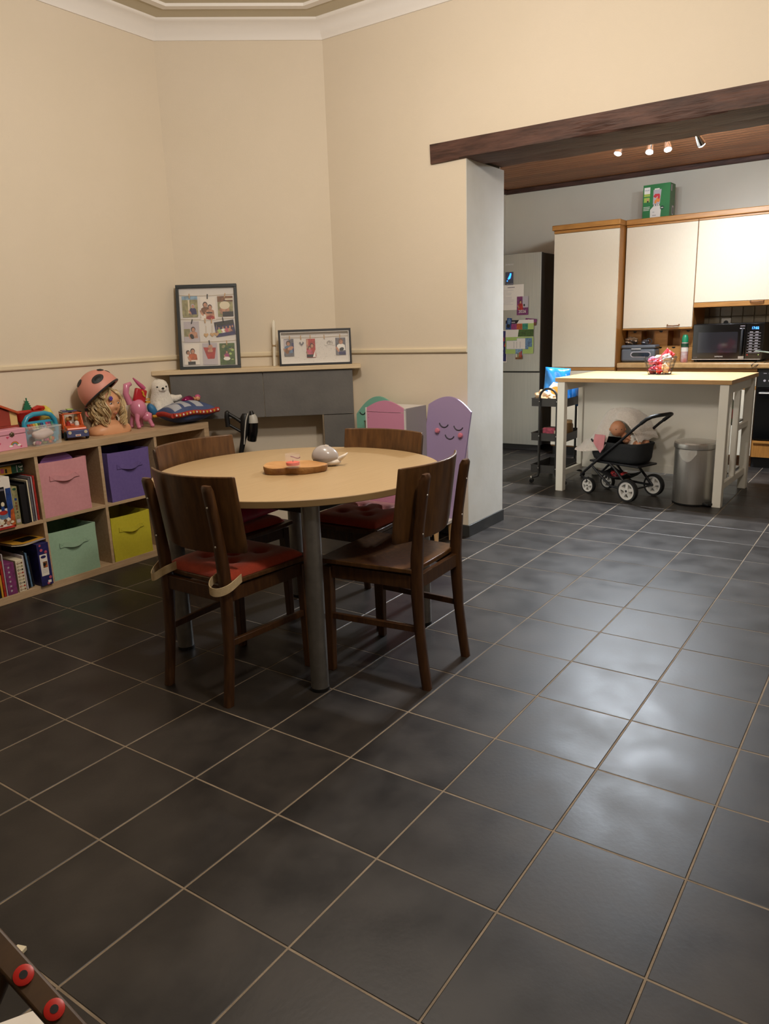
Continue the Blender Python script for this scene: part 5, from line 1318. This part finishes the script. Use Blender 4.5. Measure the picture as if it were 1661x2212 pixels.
# cable hanging at the worktop edge
tag(MB('black').tube([(.30, 6.10, ZW + .05), (.27, 6.0, ZW + .012), (.22, 5.93, ZW + .006), (.19, 5.908, ZW - .02), (.20, 5.906, ZW - .045), (.23, 5.908, ZW - .02), (.30, 5.95, ZW + .006), (.42, 6.0, ZW + .006)], .0028, 8).build('power_cable', smooth=60), 'thin black cable looping over the worktop edge', 'cable')
mat('glass_tool', '#b9c4b2', 0.2)
tg = thing('kitchen_utensil', 'pale ladle handle jutting in front of the microwave side', 'utensil', (.36, 6.0, ZW))
MB('glass_tool').tube([(-.16, -.02, .098), (-.08, -.01, .088), (0, 0, .074)], [.005, .006, .007], 8).build('handle', tg); MB('enamel_grey').lathe([(0, 0), (.034, 0), (.038, .085), (.034, .085), (.03, .005), (0, .005)], n=20).build('pot', tg)

# blender carton on top of the cupboards
mat('carton_green', '#2e8043', 0.5, var='#23703a', scale=5); mat('carton_lime', '#a3b94f', 0.5); mat('carton_side', '#4d7a4d', 0.5); mat('fruit_red', '#c92f3a', 0.5); mat('fruit_orange', '#e58a3c', 0.5)
bx = thing('blender_carton', 'green blender carton standing on top of the kitchen cupboards', 'box', (-.760, 6.17, 2.2125), -2)
MB('carton_green').bb(-.122, .122, 0, .15, 0, .300).build('body', bx, bevel=.001); MB('carton_side').bb(.1222, .1228, .001, .149, .001, .299).build('side_print', bx)
q = MB('white')
q.rect(-.112, .200, -.058, .278, -.0006, 'white').rect(-.112, .200, -.058, .222, -.0012, 'carton_lime').rect(-.112, .150, -.060, .190, -.0006, 'carton_lime').ell(-.076, .170, .008, .014, -.0012, 'p_skin').rect(-.083, .150, -.069, .162, -.0014, 'p_black')
q.flat([(-.050, 0.001), (.042, .001), (.046, .080), (.034, .112), (-.022, .112), (-.052, .082)], -.0006, 'p_white').flat([(-.024, .112), (.032, .112), (.032, .126), (-.026, .126)], -.0008, 'p_grey')
q.flat([(-.028, .126), (.034, .126), (.044, .252), (-.028, .252)], -.0006, 'p_lgrey').rect(-.018, .252, .026, .262, -.0006, 'p_white')
for k in range(9): q.ell(random.uniform(-.018, .026), random.uniform(.142, .172), .011, .010, -.0010 - .0001 * k, 'fruit_orange', 10)
for k in range(9): q.ell(random.uniform(-.018, .028), random.uniform(.180, .210), .011, .011, -.0022 - .0001 * k, 'fruit_red', 10)
for x in (-.014, .008, .024): q.ell(x, .119, .007, .006, -.0012, 'p_white', 10)
q.ell(.056, .092, .018, .018, -.0008, 'p_green', 18).rect(.046, .089, .066, .095, -.0014, 'p_white')
for k, l in enumerate((.060, .058, .052)): q.rect(-.114, .106 - k * .013, -.114 + l, .111 - k * .013, -.0006, 'p_white')
q.rect(-.030, .058, -.012, .061, -.0012, 'p_grey').rect(-.030, .030, .004, .034, -.0012, 'p_grey'); q.build('front_print', bx)
text('brand_lettering', 'PHILIPS', .013, 'p_blue', bx, (-.085, -.0014, .252), depth=.0003)
q = MB('p_lgrey'); q.bb(.1230, .1234, .02, .05, .23, .285).bb(.1230, .1234, .07, .12, .03, .11).use('p_dark').bb(.1235, .1238, .085, .105, .04, .095); q.build('side_label', bx)

# spot rail on the kitchen ceiling
mat('chrome', '#c9c9c9', 0.15, metal=1.0); mat('bulb', '#ffffff', 0.3, emit='#f2f8ff', estr=30.0)
sl_ = thing('spotlight_bar', 'chrome ceiling bar with four lit spotlights on the plank ceiling', 'ceiling light', (-.36, 4.78, KZ))
MB('chrome').tube([(-.36, 0, -.022), (.36, 0, -.022)], .010, 12).build('bar', sl_, smooth=60); MB('chrome').lathe([(0, 0), (.05, 0), (.05, -.020), (0, -.022)], n=24).build('ceiling_rose', sl_, smooth=40)
KIT = [(-.632, 4.65, 2.52, (-1.15, 3.9, 0), 34), (-.436, 4.77, 2.52, (-.45, 3.7, 0), 34), (-.307, 4.78, 2.52, (.25, 4.0, 0), 34), (-.077, 4.79, 2.52, (.55, 5.9, 1.0), 17)]
for k, (x, y_, z, tg_, pw) in enumerate(KIT):
    c = Vector((x, y_, z)) - sl_.location; d = (Vector(tg_) - Vector((x, y_, z))).normalized(); base = c - d * .075
    hd = MB('chrome').tube([base, base + d * .02, c + d * .002], [.014, .020, .030], 18, caps=False).build('spot_head', sl_, smooth=60)
    MB('chrome').tube([(c.x * .97, 0, -.022), base], .005, 8).build('arm', hd)
    MB('bulb').tube([c - d * .010, c - d * .002, c + d * .008, c + d * .014], [.014, .024, .024, .012], 16).build('bulb', hd, smooth=60)
    pos = Vector((x, y_, z)) + d * .02
    lamp('spot_bulb', pos, pw * 6.5, COOL, 0.03, 'SPOT', tg_, 125, 0.8)
    lamp('spot_glow', pos + Vector((0, 0, -.03)), 12, COOL, 0.03)

# ================================================================== KITCHEN ISLAND
il = thing('kitchen_island', 'white kitchen island with oiled oak top standing in the opening', 'kitchen island', (-.285, 4.700, 0), -2.6)
HT = .897
n_st = 6
for k in range(n_st):
    y0 = -.415 + .83 * k / n_st; MB('butcher').bb(-.645, .645, y0, y0 + .83 / n_st - .0003, HT - .030, HT).build('top_stave', il, bevel=.0008, seg=1)
for x in (-.598, .598):
    for y_ in (-.375, .375): MB('paint_white').bb(x - .030, x + .030, y_ - .030, y_ + .030, 0, HT - .031).build('leg', il, bevel=.003)
    MB('paint_white').bb(x - .012, x + .012, -.344, .344, HT - .10, HT - .031).build('side_rail', il); MB('paint_white').bb(x - .014, x + .014, -.344, .344, .115, .160).build('lower_rail', il, bevel=.002)
    MB('paint_white').bb(x - .020, x + .020, -.02, .02, .161, HT - .101).build('side_post', il, bevel=.002)
MB('paint_white').bb(-.567, .567, -.012, .0, .14, HT - .031).build('back_panel', il)
MB('paint_white').bb(-.567, .567, .30, .344, HT - .10, HT - .031).build('rear_rail', il); MB('paint_white').bb(-.567, .567, -.022, -.0125, .14, .20).build('panel_foot', il)
mat('steel_shelf', '#6f6d6a', 0.35, metal=0.7)
for z in (.165, .535): MB('steel_shelf').bb(-.575, .575, .03, .36, z, z + .012).build('shelf', il); MB('paint_white').bb(.586, .610, .021, .344, z - .040, z - .001).build('shelf_rail', il)
mat('bottle_green', '#5a6b2c', 0.15, coat=0.4); mat('label_red', '#b8432d', 0.5)
for k, (x, y_, lb) in enumerate(((.52, .10, 'green oil bottle with red label on the island shelf'), (.46, .19, 'green oil bottle behind another on the island shelf'))):
    bo = thing('oil_bottle', lb, 'bottle', Vector(il.location) + RZ(-2.6) @ Vector((x, y_, .5475))); MB('bottle_green').lathe([(0, 0), (.030, 0), (.032, .01), (.032, .16), (.014, .20), (.012, .24), (.015, .242), (.015, .26), (0, .26)], n=20).build('glass', bo, smooth=50); MB('label_red').lathe([(.0325, .03), (.0325, .10)], n=20).build('label', bo)

# wire basket with snacks
bk_ = thing('wire_basket', 'black wire basket filled with wrapped snacks on the island top', 'basket', (-.285, 4.800, HT + .0005), 5)
b = MB('black'); n = 40
def sq(t, r): 
    c, s = math.cos(t), math.sin(t); k = (abs(c) ** 5 + abs(s) ** 5) ** (-1 / 5); return (r * c * k, r * s * k * .8)
for z, r in ((.003, .082), (.035, .090), (.068, .098), (.10, .108), (.13, .116)): b.tube([(*sq(2 * PI * i / n, r), z) for i in range(n)], .0016 if z < .12 else .0024, 5, closed=True)
b.build('wire_ring', bk_); b = MB('black')
for i in range(16):
    t = 2 * PI * i / 16; x0, y0 = sq(t, .082); x1, y1 = sq(t, .118); up = .150 if i % 4 == 2 else .131; b.tube([(x0 * .2, y0 * .2, .003), (x0, y0, .003), (x1, y1, up)], .0014, 5)
b.build('wire_rib', bk_)
mat('wrap_red', '#b3202c', 0.22, metal=0.2, var='#d64a4a', scale=18, bump=0.4, bscale=40); mat('wrap_pink', '#b83a66', 0.3, metal=0.2, var='#cf7f97', scale=16, bump=0.4, bscale=40); mat('wrap_gold', '#c98a2e', 0.25, metal=0.2, var='#d8cdb8', scale=14, bump=0.4, bscale=40); mat('wrap_white', '#a89c8c', 0.35, var='#9b8f8a', scale=20, bump=0.4, bscale=40); mat('wrap_dark', '#4a1620', 0.3, var='#8d2030', scale=20, bump=0.4, bscale=40)
bp = Vector(bk_.location)
for k, (dx_, dy_, z, m_, r, lb) in enumerate(((-.045, -.03, .004, 'wrap_dark', (.030, .028, .030), 'dark red wrapped snack low in the wire basket'), (.008, -.040, .004, 'wrap_red', (.032, .026, .032), 'red wrapped snack low in the wire basket'), (.050, -.032, .004, 'wrap_gold', (.030, .024, .044), 'golden round wrapped snack in the wire basket'), (-.040, .035, .004, 'wrap_red', (.034, .030, .034), 'red wrapped snack at the rear of the wire basket'), (.035, .030, .004, 'wrap_pink', (.036, .032, .034), 'pink wrapped snack at the rear of the wire basket'), (-.055, -.012, .066, 'wrap_pink', (.034, .032, .030), 'pink shiny snack bag against the basket side'), (.00, .0, .070, 'wrap_red', (.034, .034, .028), 'red shiny snack bag in the middle of the basket'), (.052, -.010, .078, 'wrap_white', (.040, .030, .036), 'pale wrapped snack near the basket rim'), (-.02, .03, .105, 'wrap_gold', (.036, .022, .020), 'golden snack bar on top of the basket'))):
    crumple('wrapped_snack', lb, 'snack', m_, bp + Vector((dx_, dy_, z)), r, 20 + k, 30 * k, group='snacks in the wire basket')
def flatbag(name, label, m, loc, rot, w, h, t, strip=None, group=None):
    def f(u, v):
        e = (max(1 - u * u, 0) ** .5) * (max(1 - (v * 1.0) ** 4, 0) ** .5)
        return (u * w / 2 * (1 + .04 * v * v), -t / 2 * e + .004 * math.sin(7 * u + 5 * v), h / 2 + v * h / 2)
    o = MB(m).slab(f, 16, 18, lambda u, v: (0, t * (max(1 - u * u, 0) ** .5) * (max(1 - v ** 4, 0) ** .5) + .001, 0)).build(name, smooth=60)
    tag(o, label, 'bag', group, loc=loc, rot=rot); return o
flatbag('snack_bag', 'red peaked snack bag standing up out of the wire basket', 'wrap_red', bp + Vector((.012, .012, .098)), (math.radians(-10), math.radians(38), math.radians(10)), .075, .10, .02)
# ================================================================== DOLL PRAM
pm = thing('doll_pram', 'black doll pram with white spoked wheels parked under the island overhang', 'doll pram', (-.440, 4.395, 0), -20)
mat('pram_fabric', '#202225', 0.85, bump=0.15, bscale=200); mat('tube_dark', '#26262a', 0.4, metal=0.4); mat('tyre', '#1c1c1d', 0.7); mat('rim_white', '#d8d6d2', 0.4)
def wheel(x, y_, r, w):
    wl = MB('tyre').lathe([(r * .80, -w / 2), (r * .97, -w / 2), (r, -w * .25), (r, w * .25), (r * .97, w / 2), (r * .80, w / 2), (r * .80, -w / 2)], n=36).build('wheel', pm, smooth=35)
    wl.location = (x, y_, r); wl.rotation_euler = (PI / 2, 0, 0)
    b = MB('rim_white'); b.lathe([(r * .62, -w * .4), (r * .80, -w * .46), (r * .80, w * .46), (r * .62, w * .4), (r * .62, -w * .4)], n=36)
    for k in range(5):
        a = 2 * PI * k / 5 + .3; b.T = Matrix.Rotation(a, 4, 'Z'); b.bb(r * .18, r * .66, -r * .13, r * .13, -w * .38, w * .38)
    b.T = Matrix(); b.lathe([(0, -w * .5), (r * .26, -w * .5), (r * .26, w * .5), (0, w * .5)], n=20); b.build('rim', wl, smooth=30)
    MB('charcoal').lathe([(0, -w * .56), (r * .10, -w * .56), (r * .10, w * .56), (0, w * .56)], n=12).build('hub', wl)
for sy in (-1, 1): wheel(.200, sy * .160, .084, .036); wheel(-.200, sy * .118, .062, .030)
for sy in (-1, 1):
    y_ = sy * .135
    MB('tube_dark').tube([(-.215, sy * .118, .105), (-.265, y_, .135), (-.22, y_, .18), (-.05, y_, .325), (.10, y_, .445), (.24, y_, .565), (.30, y_, .610)], .0105, 10).build('main_tube', pm, smooth=60)
    MB('tube_dark').tube([(.200, sy * .140, .084), (.17, y_, .12), (.05, y_, .235), (.01, y_, .262)], .010, 10).build('rear_strut', pm, smooth=60); MB('tube_dark').tube([(-.16, y_, .23), (-.08, sy * .13, .16), (.02, sy * .13, .09), (.20, sy * .14, .084)], .009, 10).build('lower_strut', pm, smooth=60)
    MB('tube_dark').tube([(-.215, sy * .118, .125), (-.205, sy * .118, .095), (-.200, sy * .1175, .062)], [.016, .014, .008], 10).build('fork', pm, smooth=60)
MB('black').tube([(.27, -.135, .588), (.315, -.135, .622), (.345, -.120, .640), (.358, -.08, .646), (.358, .08, .646), (.345, .12, .640), (.315, .135, .622), (.27, .135, .588)], .0135, 12).build('handle_grip', pm, smooth=60)
MB('tube_dark').tube([(.2, -.14, .084), (.2, .14, .084)], .007, 8).build('axle', pm)
MB('tube_dark').bb(-.20, .25, -.115, .115, .252, .268).build('carrier', pm, bevel=.005)
# bassinet tub
b = MB('pram_fabric'); n = 40; vs = []; fs = []
prof = [(.0, .270), (.78, .270), (.90, .280), (.96, .310), (1.0, .390), (1.03, .415), (1.00, .420), (.95, .412), (.93, .36), (.88, .30), (0, .296)]
for r, z in prof:
    for j in range(n):
        t = 2 * PI * j / n; c, s = math.cos(t), math.sin(t); k = (abs(c) ** 4 + abs(s) ** 4) ** (-.25); vs.append((.235 * r * c * k + .012, .125 * r * s * k, z + (.012 * c * c if z > .38 else 0)))
for i in range(len(prof) - 1):
    for j in range(n): fs.append((i * n + j, i * n + (j + 1) % n, (i + 1) * n + (j + 1) % n, (i + 1) * n + j))
b.add(vs, fs).build('bassinet', pm, smooth=60)
b = MB('pram_fabric'); b.slab(lambda u, v: (.0 + u * .14, v * .10, .125 + .045 * u * u + .03 * v * v), 8, 6, (0, 0, -.006)); b.build('shopping_net', pm, smooth=60)
mat('fleece', '#e2d9d0', 1.0, var='#d6ccc2', scale=60, bump=0.8, bscale=150, sheen=0.8)
R20 = RZ(-20)
def pw(x, y_, z): return Vector(pm.location) + R20 @ Vector((x, y_, z))
rn = random.Random(3)
for k in range(4):
    crumple('toy_fruit', ['small red toy bundle in the pram net', 'dark red toy bundle in the pram net', 'red and grey toy bundle in the pram net', 'brown toy bundle in the pram net'][k], 'toy', ['wrap_red', 'wrap_dark', 'wrap_red', 'foil'][k], pw(-.06 + .045 * k, .02 - .03 * (k % 2), .130), (.030, .028, .022), 50 + k, 40 * k)
# baby doll: one continuous skinned body
mat('doll_skin', '#c08663', 0.45)
dl = thing('baby_doll', 'bald baby doll in white clothes lying in the black pram', 'doll', pw(0, 0, .300), -20)
me = bpy.data.meshes.new('doll_body')
V = [(.150, 0, .095), (.115, 0, .115), (.085, -.015, .140), (.058, -.040, .170), (.036, -.062, .200), (.100, -.085, .140), (.140, -.105, .150), (.10, .05, .13), (.14, .07, .14), (.195, -.050, .115), (.225, -.085, .130), (.19, .04, .115), (.225, .035, .14), (.030, -.068, .222)]
E_ = [(0, 1), (1, 2), (2, 3), (3, 4), (2, 5), (5, 6), (2, 7), (7, 8), (0, 9), (9, 10), (0, 11), (11, 12), (4, 13)]
RD = [.045, .045, .038, .026, .030, .020, .016, .020, .016, .028, .020, .028, .020, .030]
me.from_pydata(V, E_, []); me.materials.append(MATS['doll_skin']); ob = bpy.data.objects.new('body', me); COL.objects.link(ob); ob.parent = dl
sk_ = ob.modifiers.new('skin', 'SKIN')
for i, r in enumerate(RD): me.skin_vertices[0].data[i].radius = (r, r)
me.skin_vertices[0].data[0].use_root = True; sk_.use_smooth_shade = True; ob.modifiers.new('sub', 'SUBSURF').levels = 2; ob.modifiers['sub'].render_levels = 2
b = MB('white'); b.tube([(.175, 0, .090), (.145, 0, .100), (.115, -.004, .118), (.082, -.018, .145)], [.050, .056, .052, .042], 20).build('romper', dl, smooth=80)
hd_ = MB('doll_skin').ball((.030, -.082, .226), (.056, .056, .060), 28, 20, lambda p, q: q * (1 + .10 * math.exp(-((p.x - .7) / .25) ** 2 - ((p.y + .6) / .3) ** 2 - ((p.z + .3) / .2) ** 2))).build('head', dl, smooth=80)
for x_, y_ in ((.052, -.131), (.080, -.104)): MB('face_line').ball((x_, y_, .226), (.005, .004, .004), 8, 6).build('eye', hd_)
MB('lip').ball((.072, -.122, .200), (.006, .005, .003), 8, 6).build('mouth', hd_)
for x_, y_ in ((-.008, -.122), (.078, -.058)): MB('doll_skin').ball((x_, y_, .222), (.008, .008, .012), 10, 8).build('ear', hd_)
# fleece blanket hooded over the doll
def bl(u, v):
    s = (u + 1) / 2; t = (v + 1) / 2            # s: front -> handle side, t: far -> near edge
    x = -.330 + .55 * s; y_ = .150 - .290 * t
    hump = math.exp(-((s - .58) / .40) ** 4)
    z = .375 + .285 * hump * (1 - .14 * abs(t - .5) * 2)
    drop = max(0, t - .50) / .50
    open_ = min(math.exp(-((s - .655) / .11) ** 4) + min(max(0, s - .66) * 9, 1), 1)
    z -= drop ** 1.3 * (.22 * hump + .05) * (1 - .92 * open_)
    y_ += .055 * drop * open_
    z += .008 * math.sin(9 * s + 3 * t) + .006 * math.sin(14 * t + 5 * s)
    return (x, y_, z)
tag(MB('fleece').slab(bl, 34, 26, (0, .004, .012)).build('fleece_blanket', smooth=80), 'cream fleece blanket hooded over the doll in the pram', 'blanket', loc=pm.location, rz=-20)
mat('pink_cloth', '#cf8a90', 0.85)
def pcl(u, v):
    s = (u + 1) / 2; t = (v + 1) / 2; return (-.135 + .10 * s, -.136 - .016 * t - .004 * math.sin(8 * s), .475 - .14 * t * (1 - .45 * abs(u - .3)) )
tag(MB('pink_cloth').slab(pcl, 12, 12, (0, -.004, 0)).build('pink_cloth', smooth=80), 'pink cloth hanging over the pram side', 'cloth', loc=pm.location, rz=-20)
tag(MB('toy_grey').tube([(.075, .03, .425), (.11, .03, .450), (.135, .02, .475), (.12, .0, .49)], [.026, .030, .026, .014], 12).build('plush_toy', smooth=80), 'grey soft toy tucked behind the doll in the pram', 'plush toy', loc=pm.location, rz=-20)

# ================================================================== PEDAL BIN
pbn = thing('pedal_bin', 'brushed steel pedal bin standing beside the island leg', 'waste bin', (.112, 4.365, 0), -38)
MB('stainless').lathe([(0, .012), (.138, .012), (.140, .016), (.140, .405), (.137, .408)], n=56).build('body', pbn, smooth=35)
MB('black').lathe([(0, 0), (.134, 0), (.140, .004), (.141, .014), (0, .014)], n=48).build('base_ring', pbn, smooth=35)
MB('stainless').lathe([(.137, .409), (.146, .412), (.148, .420), (.147, .446), (.140, .456), (.10, .462), (0, .466)], n=56).build('lid', pbn, smooth=30)
MB('black').bb(-.04, .04, -.185, -.130, .012, .030).build('pedal', pbn, bevel=.004); MB('black').bb(-.03, .03, .135, .16, .38, .43).build('hinge', pbn, bevel=.003)
mat('bag_plastic', '#d9d6d0', 0.4, alpha=0.45)
def lin(u, v):
    a = math.radians(-62 + 26 * u); t = (v + 1) / 2; return ((.141 + .006 * t + .003 * math.sin(6 * u)) * math.cos(a), (.141 + .006 * t) * math.sin(a), .408 - .085 * t * (1 - u * u * .7) )
MB('bag_plastic').slab(lambda u, v: (lambda p: (p[0], p[1], p[2]))(lin(u, v)), 12, 8, (.001, 0, 0)).build('bin_liner', pbn, smooth=60)
o = pbn.children[-1]; o.rotation_euler = (0, 0, math.radians(96))

# ================================================================== TROLLEY
tr_ = thing('kitchen_trolley', 'dark grey three-tier metal trolley on castors beside the island', 'trolley', (-1.085, 4.735, 0))
mat('trolley_grey', '#3d3a38', 0.45, metal=0.3)
def tray(z0, z1):
    b = MB('trolley_grey'); hw, hl, t = .150, .205, .003
    b.bb(-hw, hw, -hl, hl, z0, z0 + t).bb(-hw, hw, -hl, -hl + t, z0 + t, z1).bb(-hw, hw, hl - t, hl, z0 + t, z1).bb(-hw, -hw + t, -hl + t, hl - t, z0 + t, z1).bb(hw - t, hw, -hl + t, hl - t, z0 + t, z1)
    o = b.build('tray', tr_); 
    r = MB('trolley_grey'); r.tube([(-hw, -hl, z1), (hw, -hl, z1), (hw, hl, z1), (-hw, hl, z1)], .004, 6, closed=True); r.build('tray_rim', o)
for z in ((.648, .712), (.362, .425), (.090, .155)): tray(*z)
for sy in (-1, 1):
    y_ = sy * .216
    pts = [(-.075, y_, .085), (-.075, y_, .70)] + [(.075 * -math.cos(PI * i / 10), y_, .72 + .075 * math.sin(PI * i / 10)) for i in range(11)] + [(.075, y_, .70), (.075, y_, .085)]
    MB('dark_metal').tube([(-.135, y_, .052), (-.105, y_, .056), (-.082, y_, .066)] + pts + [(.082, y_, .066), (.105, y_, .056), (.135, y_, .052)], .0095, 10).build('frame_tube', tr_, smooth=60)
    b = MB('stainless')
    for x in (-.075, .075):
        for z in (.135, .405, .69): b.ball((x, y_ - .0095, z), (.004, .003, .004), 8, 6)
    b.build('bolt', tr_)
    for sx in (-1, 1):
        cs = MB('stainless').tube([(sx * .138, y_, .052), (sx * .142, y_ + .01, .044), (sx * .145, y_ + .014, .030)], [.010, .014, .010], 10).build('castor', tr_, smooth=60)
        w_ = MB('black').lathe([(0, -.009), (.016, -.009), (.0205, -.005), (.0205, .005), (.016, .009), (0, .009)], n=20).build('castor_wheel', cs, smooth=40); w_.location = (sx * .145, y_ + .016, .0207); w_.rotation_euler = (PI / 2, 0, math.radians(35))
mat('chip_blue', '#1c6fb8', 0.25, var='#2f86cc', scale=7, bump=0.3, bscale=25, detail=1.0); mat('bread', '#b9895a', 0.35, var='#d8b48c', scale=14, bump=0.4, bscale=40); mat('chip_blue2', '#17558f', 0.25, bump=0.3, bscale=25)
GB = 'food on the trolley'
flatbag('crisp_bag', 'big blue and white crisp bag standing on the trolley', 'chip_blue', (-1.105, 4.70, .652), (math.radians(-6), math.radians(5), math.radians(25)), .20, .30, .075, group=GB)
cb1 = COL.objects['crisp_bag']; q_ = MB('p_white'); q_.flat([(-.06, .05), (.05, .05), (.07, .12), (.03, .17), (-.03, .18), (-.07, .12)], -.041, 'p_white').ell(0, .11, .045, .035, -.0416, 'p_yellow').rect(-.07, .235, .07, .25, -.022, 'p_white'); q_.build('bag_print', cb1)
crumple('bread_bag', 'tan plastic bread bag on the front of the trolley', 'bag', 'bread', (-1.185, 4.635, .652), (.060, .055, .058), 8, group=GB); crumple('bread_bag', 'brown paper bread bag on the trolley, beside the crisp bag', 'bag', 'bread', (-1.075, 4.610, .652), (.050, .05, .042), 9, 40, group=GB)
flatbag('crisp_bag', 'dark blue snack bag leaning at the far end of the trolley', 'chip_blue2', (-1.005, 4.80, .652), (math.radians(-15), math.radians(22), math.radians(10)), .13, .16, .05, group=GB)
mat('jar_brown', '#7a5a34', 0.4)
o = thing('food_jar', 'round brown jar on the middle tier of the trolley', 'jar', (-1.03, 4.78, .3655)); MB('jar_brown').lathe([(0, 0), (.055, 0), (.06, .01), (.06, .11), (.05, .125), (0, .125)], n=28).build('body', o, smooth=50); MB('leg_wood').lathe([(0, .126), (.052, .126), (.052, .145), (0, .145)], n=28).build('lid', o, smooth=40)
tag(MB('p_pink').bb(-.05, .05, -.03, .03, 0, .09).build('snack_carton', bevel=.002), 'pink snack carton on the middle tier of the trolley', 'box', GB, loc=(-1.13, 4.66, .3655), rz=12)
tag(MB('p_cream').bb(-.045, .045, -.025, .025, 0, .075).build('snack_carton', bevel=.002), 'cream printed carton on the middle tier of the trolley', 'box', GB, loc=(-1.02, 4.63, .3655), rz=-8)

# ================================================================== FOLDING CHAIR corner at the bottom left
q0 = Vector(rl.location)
A0 = Vector((.237, -.908, .46)) - q0
B0 = Vector((.486, -.876, .31)) - q0
dirr = (B0 - A0).normalized(); side = Vector((-.5, -.82, 0)); 
def railp(s, o=0): return A0 + (B0 - A0) * s
camd = (Vector((1.335, -1.336, 1.323)) - (q0 + (A0 + B0) / 2)).normalized()
MB('rail_wood').bar(A0 - dirr * .12, B0 + dirr * .15, .036, .022, up=Vector((.55, -.25, .8))).build('side_rail', rl, bevel=.004)
nn = Vector((.55, -.25, .8)); aa = dirr.cross(nn).normalized(); up_ = aa.cross(dirr).normalized()
for s in (.42, .655):
    c = railp(s) + up_ * .011
    o = MB('cap_red').tube([c - up_ * .004, c + up_ * .005, c + up_ * .0065], [.0145, .0145, .011], 20).build('screw_cap', rl, smooth=40)
    MB('p_dark').tube([c + up_ * .0062, c + up_ * .0070], [.006, .006], 12).build('socket', o)
lowA = railp(.30) - up_ * .011
for s in (.30, .95): p_ = railp(s); MB('rail_wood').tube([p_, (p_.x - .10, p_.y - .20, 0)], .014, 12).build('leg', rl)
MB('rail_wood').tube([railp(-.2), (railp(-.2).x - .08, railp(-.2).y + .02, 0)], .014, 12).build('leg', rl)
tag(MB('p_cream').bb(-.012, .012, -.009, .009, 0, .010).build('toy_brick', bevel=.001), 'small beige toy brick lying on the floor tiles', 'toy', loc=(-.158, -.672, 0), rz=20)
pp = MB('p_white').bb(-.07, .07, -.05, .05, .0, .0015).build('drawing_sheet'); tag(pp, 'white sheet with teal border lying on the floor under the wooden chair frame', 'paper', loc=(.062, -.792, 0), rz=-30)
MB('teal_paper').bb(-.07, .07, .038, .05, .0015, .0020).build('border_stripe', pp)
